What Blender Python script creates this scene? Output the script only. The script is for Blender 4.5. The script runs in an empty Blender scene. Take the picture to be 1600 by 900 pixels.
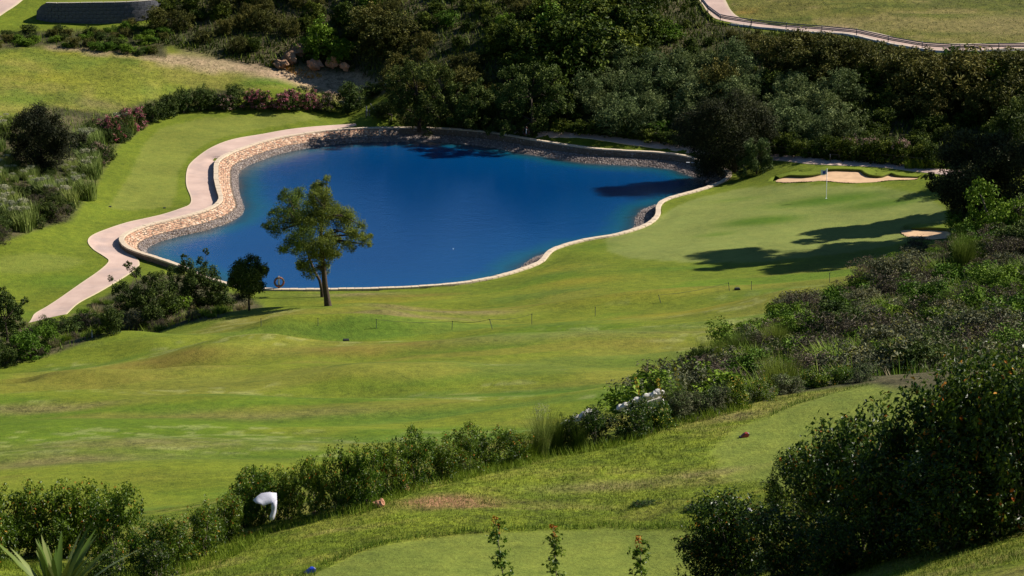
import bpy, bmesh, math, random
import numpy as np
from mathutils import Vector, Matrix
random.seed(7); RS = np.random.RandomState(11)
C = bpy.context.scene.collection
R = math.radians

# ------------------------------------------------------------------ camera, sky, sun, exposure
CAMZ, PITCH, F = 47.0, R(14.5), 4400.0
cam = bpy.data.objects.new('camera', bpy.data.cameras.new('camera')); C.objects.link(cam)
cam.location = (0, 0, CAMZ); cam.rotation_euler = (math.pi/2 - PITCH, 0, 0)
cam.data.sensor_width = 36; cam.data.lens = F/1600*36; cam.data.clip_start = 0.5; cam.data.clip_end = 6000
cam.data.dof.use_dof = True; cam.data.dof.focus_distance = 150; cam.data.dof.aperture_fstop = 9.0
bpy.context.scene.camera = cam
SUN_EL, SUN_AZ = R(38), R(72)          # azimuth from +Y (away from the camera) clockwise towards +X
w = bpy.data.worlds.new("World"); bpy.context.scene.world = w; w.use_nodes = True
nt = w.node_tree; bg = nt.nodes['Background']; sky = nt.nodes.new('ShaderNodeTexSky')
sky.sky_type = 'NISHITA'; sky.sun_disc = False; sky.sun_elevation = SUN_EL; sky.sun_rotation = SUN_AZ
sky.dust_density = 0.3; sky.ozone_density = 3.0; sky.altitude = 200
hsv = nt.nodes.new('ShaderNodeHueSaturation'); hsv.inputs['Saturation'].default_value = 1.15
nt.links.new(sky.outputs[0], hsv.inputs['Color']); nt.links.new(hsv.outputs[0], bg.inputs[0]); bg.inputs[1].default_value = 0.05
sun = bpy.data.objects.new('sun', bpy.data.lights.new('sun', 'SUN')); C.objects.link(sun)
sun.data.energy = 5.0; sun.data.angle = R(0.5); sun.data.color = (1.0, 0.93, 0.82)
sv = Vector((math.cos(SUN_EL)*math.sin(SUN_AZ), math.cos(SUN_EL)*math.cos(SUN_AZ), math.sin(SUN_EL)))
sun.rotation_euler = sv.to_track_quat('Z', 'Y').to_euler(); sun.location = (60, 120, 90)
vs = bpy.context.scene.view_settings
vs.view_transform = 'Standard'; vs.look = 'None'; vs.gamma = 1; vs.use_curve_mapping = False
vs.exposure = 0.6

# ------------------------------------------------------------------ helpers
cP, sP = math.cos(PITCH), math.sin(PITCH)
def ray(u, v):
    a, b = (u-800)/F, (450-v)/F
    return np.array([a, cP + b*sP, -sP + b*cP])
def pz(u, v, z):
    d = ray(u, v); t = (z-CAMZ)/d[2]
    return np.array([d[0]*t, d[1]*t, z])
def sstep(x): x = np.clip(x, 0, 1); return x*x*(3-2*x)

def vnoise(x, y, s, seed=0):
    x = np.asarray(x, float)/s + seed*17.13; y = np.asarray(y, float)/s + seed*9.71
    xi, yi = np.floor(x).astype(np.int64), np.floor(y).astype(np.int64); fx, fy = x-xi, y-yi
    fx = fx*fx*(3-2*fx); fy = fy*fy*(3-2*fy)
    def h(a, b):
        n = (a*374761393 + b*668265263 + seed*144269) & 0x7fffffff
        n = ((n ^ (n >> 13))*1274126177) & 0x7fffffff
        return ((n ^ (n >> 16)) & 0xffff)/65535.0
    return (h(xi, yi)*(1-fx)+h(xi+1, yi)*fx)*(1-fy)+(h(xi, yi+1)*(1-fx)+h(xi+1, yi+1)*fx)*fy
def fbm(x, y, s, seed=0, o=4):
    r = 0; a = 1; t = 0
    for i in range(o): r = r+a*vnoise(x, y, s/2**i, seed+i); t += a; a *= .5
    return r/t

def inpoly(x, y, P):
    x = np.asarray(x); y = np.asarray(y); r = np.zeros(x.shape, bool); n = len(P)
    for i in range(n):
        x0, y0 = P[i][:2]; x1, y1 = P[(i+1) % n][:2]
        if y0 == y1: continue
        c = ((y0 > y) != (y1 > y)) & (x < (x1-x0)*(y-y0)/(y1-y0)+x0); r ^= c
    return r
def dpoly(x, y, P, closed=True):
    x = np.asarray(x, float); y = np.asarray(y, float); d = np.full(x.shape, 1e9); n = len(P)
    for i in range(n if closed else n-1):
        x0, y0 = P[i][:2]; x1, y1 = P[(i+1) % n][:2]; dx, dy = x1-x0, y1-y0; L = dx*dx+dy*dy+1e-12
        t = np.clip(((x-x0)*dx+(y-y0)*dy)/L, 0, 1)
        d = np.minimum(d, (x-x0-t*dx)**2+(y-y0-t*dy)**2)
    return np.sqrt(d)
def sdf(x, y, P):                                   # positive inside
    x = np.asarray(x, float); y = np.asarray(y, float)
    P = np.asarray(P)[:, :2]; lo = P.min(0)-8; hi = P.max(0)+8
    out = np.full(x.shape, -8.0); m = (x > lo[0]) & (x < hi[0]) & (y > lo[1]) & (y < hi[1])
    if m.any():
        d = dpoly(x[m], y[m], P); out[m] = np.where(inpoly(x[m], y[m], P), d, -d)
    return out
def resample(P, step, closed=False):
    P = np.asarray(P, float); 
    if closed: P = np.vstack([P, P[:1]])
    s = np.r_[0, np.cumsum(np.linalg.norm(np.diff(P[:, :2], axis=0), axis=1))]
    n = max(2, int(round(s[-1]/step))+1); q = np.linspace(0, s[-1], n)
    Q = np.stack([np.interp(q, s, P[:, k]) for k in range(P.shape[1])], 1)
    return Q[:-1] if closed else Q
def smooth(P, it=2, closed=False):
    P = np.array(P, float)
    for _ in range(it):
        if closed: P = (np.roll(P, 1, 0)+2*P+np.roll(P, -1, 0))/4
        else: P[1:-1] = (P[:-2]+2*P[1:-1]+P[2:])/4
    return P

def fast_mesh(name, V, faces, mats, midx=None, tone=None, smooth_=False):
    """faces: list of int arrays (n,k)"""
    me = bpy.data.meshes.new(name); V = np.ascontiguousarray(V, np.float32)
    faces = [f for f in faces if len(f)]
    me.vertices.add(len(V)); me.vertices.foreach_set('co', V.ravel())
    loops = np.concatenate([f.ravel() for f in faces]).astype(np.int32)
    tot = np.concatenate([np.full(len(f), f.shape[1]) for f in faces]).astype(np.int32)
    st = np.r_[0, np.cumsum(tot)[:-1]].astype(np.int32)
    me.loops.add(len(loops)); me.loops.foreach_set('vertex_index', loops)
    me.polygons.add(len(tot)); me.polygons.foreach_set('loop_start', st); me.polygons.foreach_set('loop_total', tot)
    for m in mats: me.materials.append(m)
    if midx is not None: me.polygons.foreach_set('material_index', np.asarray(midx, np.int32))
    me.polygons.foreach_set('use_smooth', np.full(len(tot), smooth_))
    me.update(calc_edges=True)
    if tone is not None:
        a = me.attributes.new('tone', 'FLOAT', 'FACE'); a.data.foreach_set('value', np.asarray(tone, np.float32))
    return me

class PB:                                          # plant / part builder
    def __init__(s): s.V = []; s.Q = []; s.T = []; s.mq = []; s.mt = []; s.tq = []; s.tt = []; s.n = 0
    def quads(s, V, Q, m=0, t=.5):
        s.Q.append(np.asarray(Q)+s.n); s.V.append(np.asarray(V)); s.n += len(V)
        s.mq.append(np.full(len(Q), m)); s.tq.append(np.broadcast_to(np.asarray(t, float), (len(Q),)))
    def tris(s, V, T, m=0, t=.5):
        s.T.append(np.asarray(T)+s.n); s.V.append(np.asarray(V)); s.n += len(V)
        s.mt.append(np.full(len(T), m)); s.tt.append(np.broadcast_to(np.asarray(t, float), (len(T),)))
    def mesh(s, name, mats, sm=False):
        F_ = []; mi = []; to = []
        if s.Q: F_.append(np.vstack(s.Q)); mi += s.mq; to += s.tq
        if s.T: F_.append(np.vstack(s.T)); mi += s.mt; to += s.tt
        return fast_mesh(name, np.vstack(s.V), F_, mats, np.concatenate(mi), np.concatenate(to), sm)
    def box(s, c, d, m=0, t=.5, rot=None):
        c = np.array(c, float); d = np.array(d, float)/2
        k = np.array([[x, y, z] for x in (-1, 1) for y in (-1, 1) for z in (-1, 1)])*d
        if rot is not None: k = k @ np.array(rot).T
        s.quads(k+c, [[0, 1, 3, 2], [4, 6, 7, 5], [0, 4, 5, 1], [2, 3, 7, 6], [0, 2, 6, 4], [1, 5, 7, 3]], m, t)
    def tube(s, pts, rad, m=0, t=.5, sides=6):
        pts = np.asarray(pts, float); n = len(pts); rad = np.broadcast_to(np.asarray(rad, float), (n,))
        tg = np.gradient(pts, axis=0); tg /= np.linalg.norm(tg, axis=1)[:, None]+1e-9
        ref = np.array([0, 0, 1.]) if abs(tg[0, 2]) < .9 else np.array([1., 0, 0])
        a = np.cross(tg, ref); a /= np.linalg.norm(a, axis=1)[:, None]+1e-9; b = np.cross(tg, a)
        th = np.arange(sides)/sides*2*math.pi
        V = (pts[:, None]+rad[:, None, None]*(np.cos(th)[None, :, None]*a[:, None]+np.sin(th)[None, :, None]*b[:, None])).reshape(-1, 3)
        Q = [[i*sides+j, i*sides+(j+1) % sides, (i+1)*sides+(j+1) % sides, (i+1)*sides+j] for i in range(n-1) for j in range(sides)]
        T = [[0, (j+1) % sides, j] if False else [(n-1)*sides, (n-1)*sides+j, (n-1)*sides+j+1] for j in range(1, sides-1)]
        base = s.n; s.quads(V, Q, m, t)
        s.T.append(np.array(T)+base); s.mt.append(np.full(len(T), m)); s.tt.append(np.full(len(T), t if np.isscalar(t) else .5))

def link(name, me, parent=None, loc=None, rz=0, sc=None):
    o = bpy.data.objects.new(name, me); C.objects.link(o)
    if parent is not None: o.parent = parent
    if loc is not None: o.location = Vector([float(a) for a in loc])
    if rz: o.rotation_euler = (0, 0, rz)
    if sc is not None: o.scale = (sc, sc, sc) if np.isscalar(sc) else sc
    return o
def tag(o, label=None, cat=None, group=None, kind=None):
    if label: o['label'] = label
    if cat: o['category'] = cat
    if group: o['group'] = group
    if kind: o['kind'] = kind
    return o
def thing(name, label, cat, loc=(0, 0, 0), rz=0, group=None):
    return tag(link(name, None, None, loc, rz), label, cat, group)

# ------------------------------------------------------------------ materials
def mat(name, build):
    m = bpy.data.materials.new(name); m.use_nodes = True; t = m.node_tree; b = t.nodes['Principled BSDF']
    build(t, b); return m
def N(t, typ, **k):
    n = t.nodes.new(typ)
    for a, b in k.items(): setattr(n, a, b)
    return n
def ramp(t, src, stops):
    r = N(t, 'ShaderNodeValToRGB'); e = r.color_ramp.elements
    while len(e) < len(stops): e.new(.5)
    for i, (p, c) in enumerate(stops): e[i].position = p; e[i].color = (*c, 1)
    t.links.new(src, r.inputs[0]); return r.outputs[0]
def noise(t, scale, detail=4, rough=.6, vec=None):
    n = N(t, 'ShaderNodeTexNoise'); n.inputs['Scale'].default_value = scale
    n.inputs['Detail'].default_value = detail; n.inputs['Roughness'].default_value = rough
    if vec is not None: t.links.new(vec, n.inputs['Vector'])
    return n.outputs['Fac']
def mixc(t, fac, a, b, blend='MIX'):
    n = N(t, 'ShaderNodeMix', data_type='RGBA', blend_type=blend)
    for s, v in ((n.inputs[0], fac), (n.inputs[6], a), (n.inputs[7], b)):
        if isinstance(v, (int, float)): s.default_value = v
        elif isinstance(v, tuple): s.default_value = (*v, 1)
        else: t.links.new(v, s)
    return n.outputs[2]
def math_(t, op, a, b=0.):
    n = N(t, 'ShaderNodeMath', operation=op)
    for s, v in ((n.inputs[0], a), (n.inputs[1], b)):
        if isinstance(v, (int, float)): s.default_value = v
        else: t.links.new(v, s)
    return n.outputs[0]
def bump(t, b, h, strength=.5, dist=.05):
    n = N(t, 'ShaderNodeBump'); n.inputs['Strength'].default_value = strength; n.inputs['Distance'].default_value = dist
    t.links.new(h, n.inputs['Height']); t.links.new(n.outputs[0], b.inputs['Normal'])

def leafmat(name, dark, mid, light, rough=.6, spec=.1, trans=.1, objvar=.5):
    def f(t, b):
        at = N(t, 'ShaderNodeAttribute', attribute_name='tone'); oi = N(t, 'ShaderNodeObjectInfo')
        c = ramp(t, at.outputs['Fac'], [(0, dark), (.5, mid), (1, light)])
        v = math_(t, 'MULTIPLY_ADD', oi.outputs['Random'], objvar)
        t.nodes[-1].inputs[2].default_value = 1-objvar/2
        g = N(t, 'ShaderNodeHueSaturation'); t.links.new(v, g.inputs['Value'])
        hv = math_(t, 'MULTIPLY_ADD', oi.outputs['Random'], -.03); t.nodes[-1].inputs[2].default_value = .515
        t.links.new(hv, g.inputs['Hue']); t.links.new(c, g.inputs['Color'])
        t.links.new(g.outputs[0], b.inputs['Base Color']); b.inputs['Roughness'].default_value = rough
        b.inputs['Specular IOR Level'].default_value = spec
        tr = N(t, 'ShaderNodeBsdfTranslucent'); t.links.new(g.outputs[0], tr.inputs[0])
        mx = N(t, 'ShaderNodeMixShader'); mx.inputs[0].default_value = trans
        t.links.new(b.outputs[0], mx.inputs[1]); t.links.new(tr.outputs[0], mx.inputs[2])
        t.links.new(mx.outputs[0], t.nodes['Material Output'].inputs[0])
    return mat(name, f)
def flatmat(name, c, rough=.7, spec=.3, nscale=8, var=.35, bmp=.0, metal=0):
    def f(t, b):
        n = noise(t, nscale, 5); lo = tuple(a*(1-var) for a in c); hi = tuple(min(1, a*(1+var)) for a in c)
        tc = N(t, 'ShaderNodeTexCoord'); t.links.new(tc.outputs['Object'], t.nodes[[x.name for x in t.nodes if x.bl_idname == 'ShaderNodeTexNoise'][0]].inputs['Vector'])
        t.links.new(ramp(t, n, [(.25, lo), (.75, hi)]), b.inputs['Base Color'])
        b.inputs['Roughness'].default_value = rough; b.inputs['Specular IOR Level'].default_value = spec; b.inputs['Metallic'].default_value = metal
        if bmp: bump(t, b, n, bmp, .03)
    return mat(name, f)

M = {}
M['scrub'] = leafmat('scrub_leaf', (.008, .02, .001), (.055, .085, .007), (.2, .235, .028))
M['scrub_olive'] = leafmat('scrub_olive_leaf', (.03, .036, .006), (.1, .1, .018), (.22, .2, .045))
M['scrub_light'] = leafmat('light_scrub_leaf', (.035, .075, .005), (.1, .18, .012), (.19, .29, .03))
M['olive'] = leafmat('olive_leaf', (.028, .045, .012), (.115, .155, .045), (.33, .385, .16), objvar=.3)
M['darktree'] = leafmat('dark_tree_leaf', (.008, .012, .004), (.035, .04, .014), (.13, .13, .045), objvar=.2, spec=.14)
M['dry'] = leafmat('dry_leaf', (.05, .042, .028), (.11, .09, .06), (.21, .175, .125))
M['grey'] = leafmat('grey_leaf', (.06, .065, .03), (.15, .155, .08), (.3, .31, .18))
M['laurel'] = leafmat('laurel_leaf', (.012, .028, .003), (.05, .08, .01), (.18, .225, .045), spec=.14, objvar=.2)
M['tree'] = leafmat('poplar_leaf', (.045, .065, .006), (.14, .185, .028), (.3, .35, .07), objvar=.05, trans=.28)
M['reed'] = leafmat('reed_blade', (.05, .08, .012), (.15, .2, .04), (.33, .37, .12), objvar=.3)
M['plume'] = leafmat('reed_plume', (.3, .3, .18), (.42, .42, .27), (.55, .54, .36))
M['grassblade'] = leafmat('grass_blade', (.055, .09, .006), (.125, .18, .012), (.22, .27, .035), rough=.7, spec=.15, objvar=0)
M['broom'] = leafmat('broom_stem', (.04, .065, .008), (.115, .165, .022), (.22, .27, .05), objvar=.5, trans=.2)
M['weed'] = leafmat('weed_blade', (.05, .09, .007), (.125, .2, .016), (.24, .3, .04), objvar=.4, trans=.22)
M['strawblade'] = leafmat('straw_blade', (.14, .12, .06), (.25, .21, .11), (.4, .35, .2), objvar=.3)
M['hedge'] = leafmat('hedge_leaf', (.018, .045, .004), (.09, .16, .008), (.25, .33, .035), rough=.42, spec=.28, objvar=.25, trans=.28)
M['fore'] = leafmat('glossy_dark_leaf', (.006, .018, .002), (.035, .075, .007), (.19, .26, .03), rough=.4, spec=.28, objvar=.35, trans=.32)
M['redtip'] = leafmat('new_growth_leaf', (.25, .06, .01), (.4, .14, .02), (.5, .3, .04), objvar=.2)
M['pink'] = leafmat('pink_flower', (.3, .06, .09), (.45, .13, .17), (.6, .3, .33), objvar=.2)
M['palepink'] = leafmat('pale_pink_flower', (.3, .15, .14), (.42, .25, .22), (.55, .4, .34), objvar=.2)
M['yellow'] = leafmat('yellow_flower', (.45, .33, .03), (.55, .42, .05), (.65, .55, .1), objvar=.1)
M['orangefl'] = leafmat('orange_flower', (.4, .18, .02), (.5, .25, .02), (.6, .35, .04), objvar=.1)
M['agave'] = leafmat('agave_blade', (.06, .1, .015), (.12, .17, .03), (.3, .34, .13), rough=.45, objvar=0)
M['bark'] = flatmat('bark', (.065, .048, .034), .85, .2, 12, .5, .5)
M['twig'] = flatmat('twig_bark', (.16, .13, .1), .85, .2, 12, .4)
M['coping'] = flatmat('coping_stone', (.62, .5, .37), .8, .3, 3, .25, .2)
M['concrete'] = flatmat('pale_concrete', (.5, .44, .38), .8, .3, 2, .2, .1)
M['wallblock'] = flatmat('dark_blockwork', (.11, .11, .125), .9, .2, 2.5, .45, .4)
M['sand'] = flatmat('bunker_sand', (.6, .4, .24), .95, .1, 1.3, .16, .4)
M['lip'] = flatmat('turf_lip', (.06, .085, .015), .9, .1, 5, .4)
M['metal'] = flatmat('dark_blue_rail', (.05, .06, .09), .5, .5, 5, .2)
M['wood'] = flatmat('weathered_wood', (.13, .1, .075), .85, .2, 9, .35, .2)
M['white'] = flatmat('white_plastic', (.75, .76, .8), .5, .4, 4, .06)
M['cloth'] = flatmat('white_cloth', (.72, .73, .82), .8, .1, 9, .1, .2)
def _cl(t, b):
    tr = N(t, 'ShaderNodeBsdfTranslucent'); tr.inputs[0].default_value = (.8, .8, .88, 1); b.inputs['Base Color'].default_value = (.78, .78, .86, 1); b.inputs['Roughness'].default_value = .8
    mx = N(t, 'ShaderNodeMixShader'); mx.inputs[0].default_value = .45; t.links.new(b.outputs[0], mx.inputs[1]); t.links.new(tr.outputs[0], mx.inputs[2]); t.links.new(mx.outputs[0], t.nodes['Material Output'].inputs[0])
M['cloth'] = mat('thin_white_cloth', _cl)
M['red'] = flatmat('red_paint', (.35, .05, .04), .5, .4, 6, .2)
M['ringred'] = flatmat('life_ring_red', (.2, .06, .045), .5, .4, 6, .2)
M['blue'] = flatmat('blue_paint', (.01, .05, .5), .35, .5, 6, .15)
M['greyplastic'] = flatmat('grey_plastic', (.28, .26, .3), .5, .4, 6, .1)
M['black'] = flatmat('black_plastic', (.02, .02, .02), .5, .4, 6, .2)
M['rope'] = flatmat('rope', (.12, .14, .06), .9, .1, 6, .2)
M['whiterock'] = flatmat('white_rock', (.6, .57, .52), .9, .2, 4, .3, .6)
M['earthrock'] = flatmat('red_rock', (.5, .25, .15), .95, .2, 1.5, .45, .8)
M['earth'] = flatmat('bare_earth', (.26, .16, .1), .95, .1, 1.2, .4, .8)

def groundmat(t, b):
    at = N(t, 'ShaderNodeAttribute', attribute_name='base'); at2 = N(t, 'ShaderNodeAttribute', attribute_name='rough')
    geo = N(t, 'ShaderNodeNewGeometry'); P = geo.outputs['Position']
    n1 = noise(t, 1.4, 5, .65, P); n2 = noise(t, 11, 4, .7, P); n3 = noise(t, .22, 3, .5, P)
    n4 = noise(t, 3.6, 4, .7, P)
    v = math_(t, 'ADD', math_(t, 'MULTIPLY', math_(t, 'SUBTRACT', n1, .5), 1.8), math_(t, 'MULTIPLY', math_(t, 'SUBTRACT', n2, .5), 2.2))
    v = math_(t, 'ADD', v, math_(t, 'MULTIPLY', math_(t, 'SUBTRACT', n4, .5), 2.0))
    amp = math_(t, 'MULTIPLY_ADD', at2.outputs['Fac'], .8); t.nodes[-1].inputs[2].default_value = .22
    v = math_(t, 'MULTIPLY', v, amp); v = math_(t, 'ADD', v, 1.0)
    v = math_(t, 'ADD', v, math_(t, 'MULTIPLY', math_(t, 'SUBTRACT', n3, .5), .7))
    hs = N(t, 'ShaderNodeHueSaturation'); t.links.new(at.outputs['Color'], hs.inputs['Color']); t.links.new(v, hs.inputs['Value'])
    hu = math_(t, 'MULTIPLY_ADD', math_(t, 'SUBTRACT', n1, .5), -.05); t.nodes[-1].inputs[2].default_value = .5
    t.links.new(hu, hs.inputs['Hue'])
    t.links.new(hs.outputs[0], b.inputs['Base Color']); b.inputs['Roughness'].default_value = .9
    b.inputs['Specular IOR Level'].default_value = .12
    h = math_(t, 'ADD', math_(t, 'MULTIPLY', n4, at2.outputs['Fac']), math_(t, 'MULTIPLY', n2, math_(t, 'MULTIPLY_ADD', at2.outputs['Fac'], .5)))
    bump(t, b, h, .5, .12)
M['ground'] = mat('turf_and_soil', groundmat)

def pathmat(t, b):
    at = N(t, 'ShaderNodeAttribute', attribute_name='edge'); geo = N(t, 'ShaderNodeNewGeometry'); P = geo.outputs['Position']
    n1 = noise(t, .7, 5, .6, P); n2 = noise(t, 9, 3, .7, P)
    c = ramp(t, n1, [(.3, (.46, .315, .26)), (.7, (.6, .43, .355))])
    c = mixc(t, math_(t, 'MULTIPLY', n2, .3), c, (.58, .44, .37))
    n5 = noise(t, .33, 4, .65, P); c = mixc(t, ramp(t, n5, [(.5, (0, 0, 0)), (.68, (.55, .55, .55))]), c, (.33, .26, .25))
    c = mixc(t, at.outputs['Fac'], c, (.62, .5, .34))
    t.links.new(c, b.inputs['Base Color']); b.inputs['Roughness'].default_value = .85; bump(t, b, n2, .3, .02)
M['path'] = mat('pink_concrete', pathmat)

def watermat(t, b):
    at = N(t, 'ShaderNodeAttribute', attribute_name='shore'); geo = N(t, 'ShaderNodeNewGeometry'); P = geo.outputs['Position']
    n0 = noise(t, .35, 3, .5, P)
    s = math_(t, 'ADD', at.outputs['Fac'], math_(t, 'MULTIPLY', math_(t, 'SUBTRACT', n0, .5), .12))
    c = ramp(t, s, [(0, (.045, .05, .05)), (.04, (.008, .05, .075)), (.09, (.002, .075, .13)), (.2, (.0003, .05, .17)), (.7, (.0002, .04, .15))])
    t.links.new(c, b.inputs['Base Color']); b.inputs['Roughness'].default_value = .07; b.inputs['IOR'].default_value = 1.36
    b.inputs['Specular IOR Level'].default_value = .5; b.inputs['Specular Tint'].default_value = (.2, .62, 1, 1)
    mp = N(t, 'ShaderNodeMapping'); t.links.new(P, mp.inputs[0]); mp.inputs['Scale'].default_value = (1, 1.7, 1); mp.inputs['Rotation'].default_value = (0, 0, .25)
    h = math_(t, 'ADD', noise(t, 4.5, 5, .72, mp.outputs[0]), math_(t, 'MULTIPLY', noise(t, .8, 2, .5, mp.outputs[0]), 1.3))
    bump(t, b, h, .2, .05)
M['water'] = mat('pond_water', watermat)
def stonemat(name, stops, rough=.85):
    def f(t, b):
        at = N(t, 'ShaderNodeAttribute', attribute_name='tone'); geo = N(t, 'ShaderNodeNewGeometry')
        c = ramp(t, at.outputs['Fac'], stops); n = noise(t, 14, 4, .6, geo.outputs['Position'])
        hs = N(t, 'ShaderNodeHueSaturation'); t.links.new(c, hs.inputs['Color'])
        v = math_(t, 'MULTIPLY_ADD', n, .8); t.nodes[-1].inputs[2].default_value = .6
        t.links.new(v, hs.inputs['Value']); t.links.new(hs.outputs[0], b.inputs['Base Color'])
        b.inputs['Roughness'].default_value = rough; bump(t, b, n, .5, .04)
    return mat(name, f)
M['facing'] = stonemat('orange_facing_stone', [(0, (.28, .12, .07)), (.4, (.46, .26, .16)), (.75, (.6, .4, .26)), (1, (.68, .56, .45))])
M['riprap'] = stonemat('grey_riprap_stone', [(0, (.1, .075, .07)), (.5, (.2, .16, .145)), (1, (.38, .32, .28))])
M['mortar'] = flatmat('wall_mortar', (.16, .12, .09), .95, .1, 5, .4, .5)

# ------------------------------------------------------------------ terrain control
RIM = [(300,424),(281,415.5),(262,408.5),(235,400),(212,393),(200,388),(191,380),(188.5,373),(193,367.5),(205,360.5),(224,353.5),(255,345.5),
 (292,337.5),(322,328.5),(340,319.5),(346,311),(342.5,300),(337.5,281),(337.5,257.5),(341,250),(355,241),(372.5,234),(397.5,225),(429,216.5),(460,211),
 (500,205),(550,201.3),(587,199.8),(650,199.4),(700,201),(727,203),(765,206.5),(809,213.7),(840,219.5),(870,224),(895,228),(932,233),(982,235.8),
 (1020,237.8),(1044,239.5),(1075,244),(1105,254.4),(1128,262),(1142,270),(1138,278),(1130,283.7),(1112,291),(1087,298.7),(1062,305),(1041,311),
 (1031,317.5),(1028,325),(1029,334),(1025,341),(1014,350),(997,357),(975,364),(955,368.5),(917,374),(892,380),(867,388),(855,396),(850,406),
 (836,414),(811,422.5),(780,432),(740,440),(700,444.8),(650,448.7),(600,450.8),(500,452.7),(420,452.5),(380,450),(340,440)]
RZ = 0.85
rim = np.array([pz(u, v, RZ) for u, v in RIM])
rim = resample(smooth(resample(rim, .5, True), 2, True), .55, True)
NR = len(rim)
_nx = np.roll(rim, -1, 0)-np.roll(rim, 1, 0); _nx /= np.linalg.norm(_nx, axis=1)[:, None]
inn = np.stack([_nx[:, 1], -_nx[:, 0]], 1)                     # clockwise outline: inside is to the right of travel
if not inpoly(rim[:1, 0]+inn[:1, 0]*.4, rim[:1, 1]+inn[:1, 1]*.4, rim)[0]: inn = -inn
inn = smooth(inn, 3, True); inn /= np.linalg.norm(inn, axis=1)[:, None]
def uof(p): return 800+F*p[..., 0]/(p[..., 1]*cP+(CAMZ-p[..., 2])*sP)
def vof(p): return 450-F*(p[..., 1]*sP-(CAMZ-p[..., 2])*cP)/(p[..., 1]*cP+(CAMZ-p[..., 2])*sP)
ru, rv = uof(rim), vof(rim)
leftw = ((ru < 352) & (rv < 414)) | ((ru < 600) & (rv < 260))      # battered orange facing side
leftg = ((ru < 300) & (rv < 425)) | ((ru < 350) & (rv < 340))      # ground lower than the wall top

ctrl = []
def cp(u, v, z): ctrl.append(tuple(pz(u, v, z)))
for i in range(0, NR, 7):
    o = rim[i, :2]-inn[i]*.4; ctrl.append((o[0], o[1], .5 if leftg[i] else RZ-.05))
for a in [(60,490,.5),(110,455,.5),(160,420,.5),(150,385,.5),(220,340,.5),(290,300,.55),(300,250,.6),(400,205,.75),(530,196,.8),
 (30,470,.6),(0,420,.8),(100,400,.7),(0,500,1.0),(150,340,.8),(230,260,.9),(300,200,1.2),(420,178,1.3),(560,185,1.0),(80,330,1.6),(0,330,2.2),(0,250,2.6),(100,250,2.0),
 (90,200,2.4),(0,180,3.2),(200,180,1.8),(300,150,2.2),(430,145,2.4),(200,120,3.8),(350,115,3.3),(480,125,2.6),(560,140,2.0),(0,80,5.4),(100,90,4.8),(200,78,5.0),(330,92,4.3),
 (150,40,6.3),(0,45,6.4),(250,40,6.2),(0,10,7.6),(300,30,6.6),(400,30,6.6),(470,100,3.6),(460,30,6.6),(600,0,8.3),(600,90,4.4),(620,150,2.6),(600,190,1.2),
 (700,190,1.3),(800,195,1.4),(800,110,4.8),(800,0,8.4),(900,205,1.5),(1000,60,6.6),(1000,215,1.4),(1000,130,4.2),(1100,235,1.3),(1100,0,8.2),(1150,30,7.6),(1250,45,7.3),
 (1300,0,8.7),(1330,55,7.2),(1450,72,6.9),(1600,74,7.0),(1600,20,8.1),(1450,20,8.2),(1300,130,5.1),(1300,200,2.9),(1450,140,4.8),(1600,150,4.9),(1450,225,2.7),(1600,230,3.6),
 (1200,200,2.5),(1200,120,4.9),(1180,262,1.4),(1250,250,2.4),(1350,252,2.6),(1450,258,2.8),(1300,275,2.3),(1420,275,2.5),(1200,290,1.5),(1291,311,1.9),(1100,330,1.1),(1050,380,1.2),
 (1000,400,1.3),(1200,360,1.7),(1400,350,2.3),(1470,340,2.8),(1450,365,2.6),(1300,400,2.2),(1200,430,2.7),(1400,408,2.9),(1080,425,2.0),(950,400,1.2),(900,430,1.7),
 (800,462,1.8),(700,470,1.8),(600,470,1.7),(515,479,2.2),(440,470,1.5),(390,486,2.1),(400,465,1.3),(330,500,2.3),(250,520,2.8),(150,530,2.7),(60,550,3.8),(0,560,4.4),(120,500,1.6),
 (500,500,3.8),(500,540,6.2),(500,600,9.0),(500,680,12.3),(350,560,6.9),(200,560,6.0),(100,600,8.4),(0,600,8.4),(100,640,10.2),(100,720,13.5),(0,740,14.2),(250,780,15.3),(350,740,14.3),
 (700,500,4.6),(700,560,7.6),(700,620,10.3),(650,660,11.7),(850,640,11.2),(900,560,8.1),(900,500,5.4),(950,600,9.9),(1050,520,6.9),(1050,585,9.6),(1000,460,3.5),(1150,450,3.6),
 (1150,510,6.8),(1200,475,5.2),(1250,450,4.2),(1300,430,3.5),(1330,450,5.0),(1250,495,6.9),(1100,590,11.2),(1200,560,12.0),(1300,500,10.0),(1300,560,14.5),(1400,420,4.6),(1400,470,8.8),
 (1400,530,14.2),(1400,590,22.0),(1500,375,3.2),(1500,410,6.0),(1500,470,11.0),(1500,550,19.0),(1600,350,5.5),(1600,400,8.5),(1600,470,14.0),(1600,550,22.0),(1250,600,20.0),(1600,600,27.5),
 (200,895,30.9),(0,870,30.6),(430,855,31.3),(480,888,31.9),(1000,890,32.0),(800,850,31.9),(650,740,31.0),(600,790,31.5),(850,708,31.0),(1000,720,31.4),(1050,655,31.2),(900,660,30.2),
 (1200,625,31.3),(1370,600,31.5),(1163,678,31.5),(1300,660,31.7),(1100,800,31.9),(1250,760,32.1),(1450,700,32.6),(1600,640,33.0),(1300,860,33.1),(1450,890,34.6),(1590,870,35.2),(1120,880,32.2)]:
    cp(*a)
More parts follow.
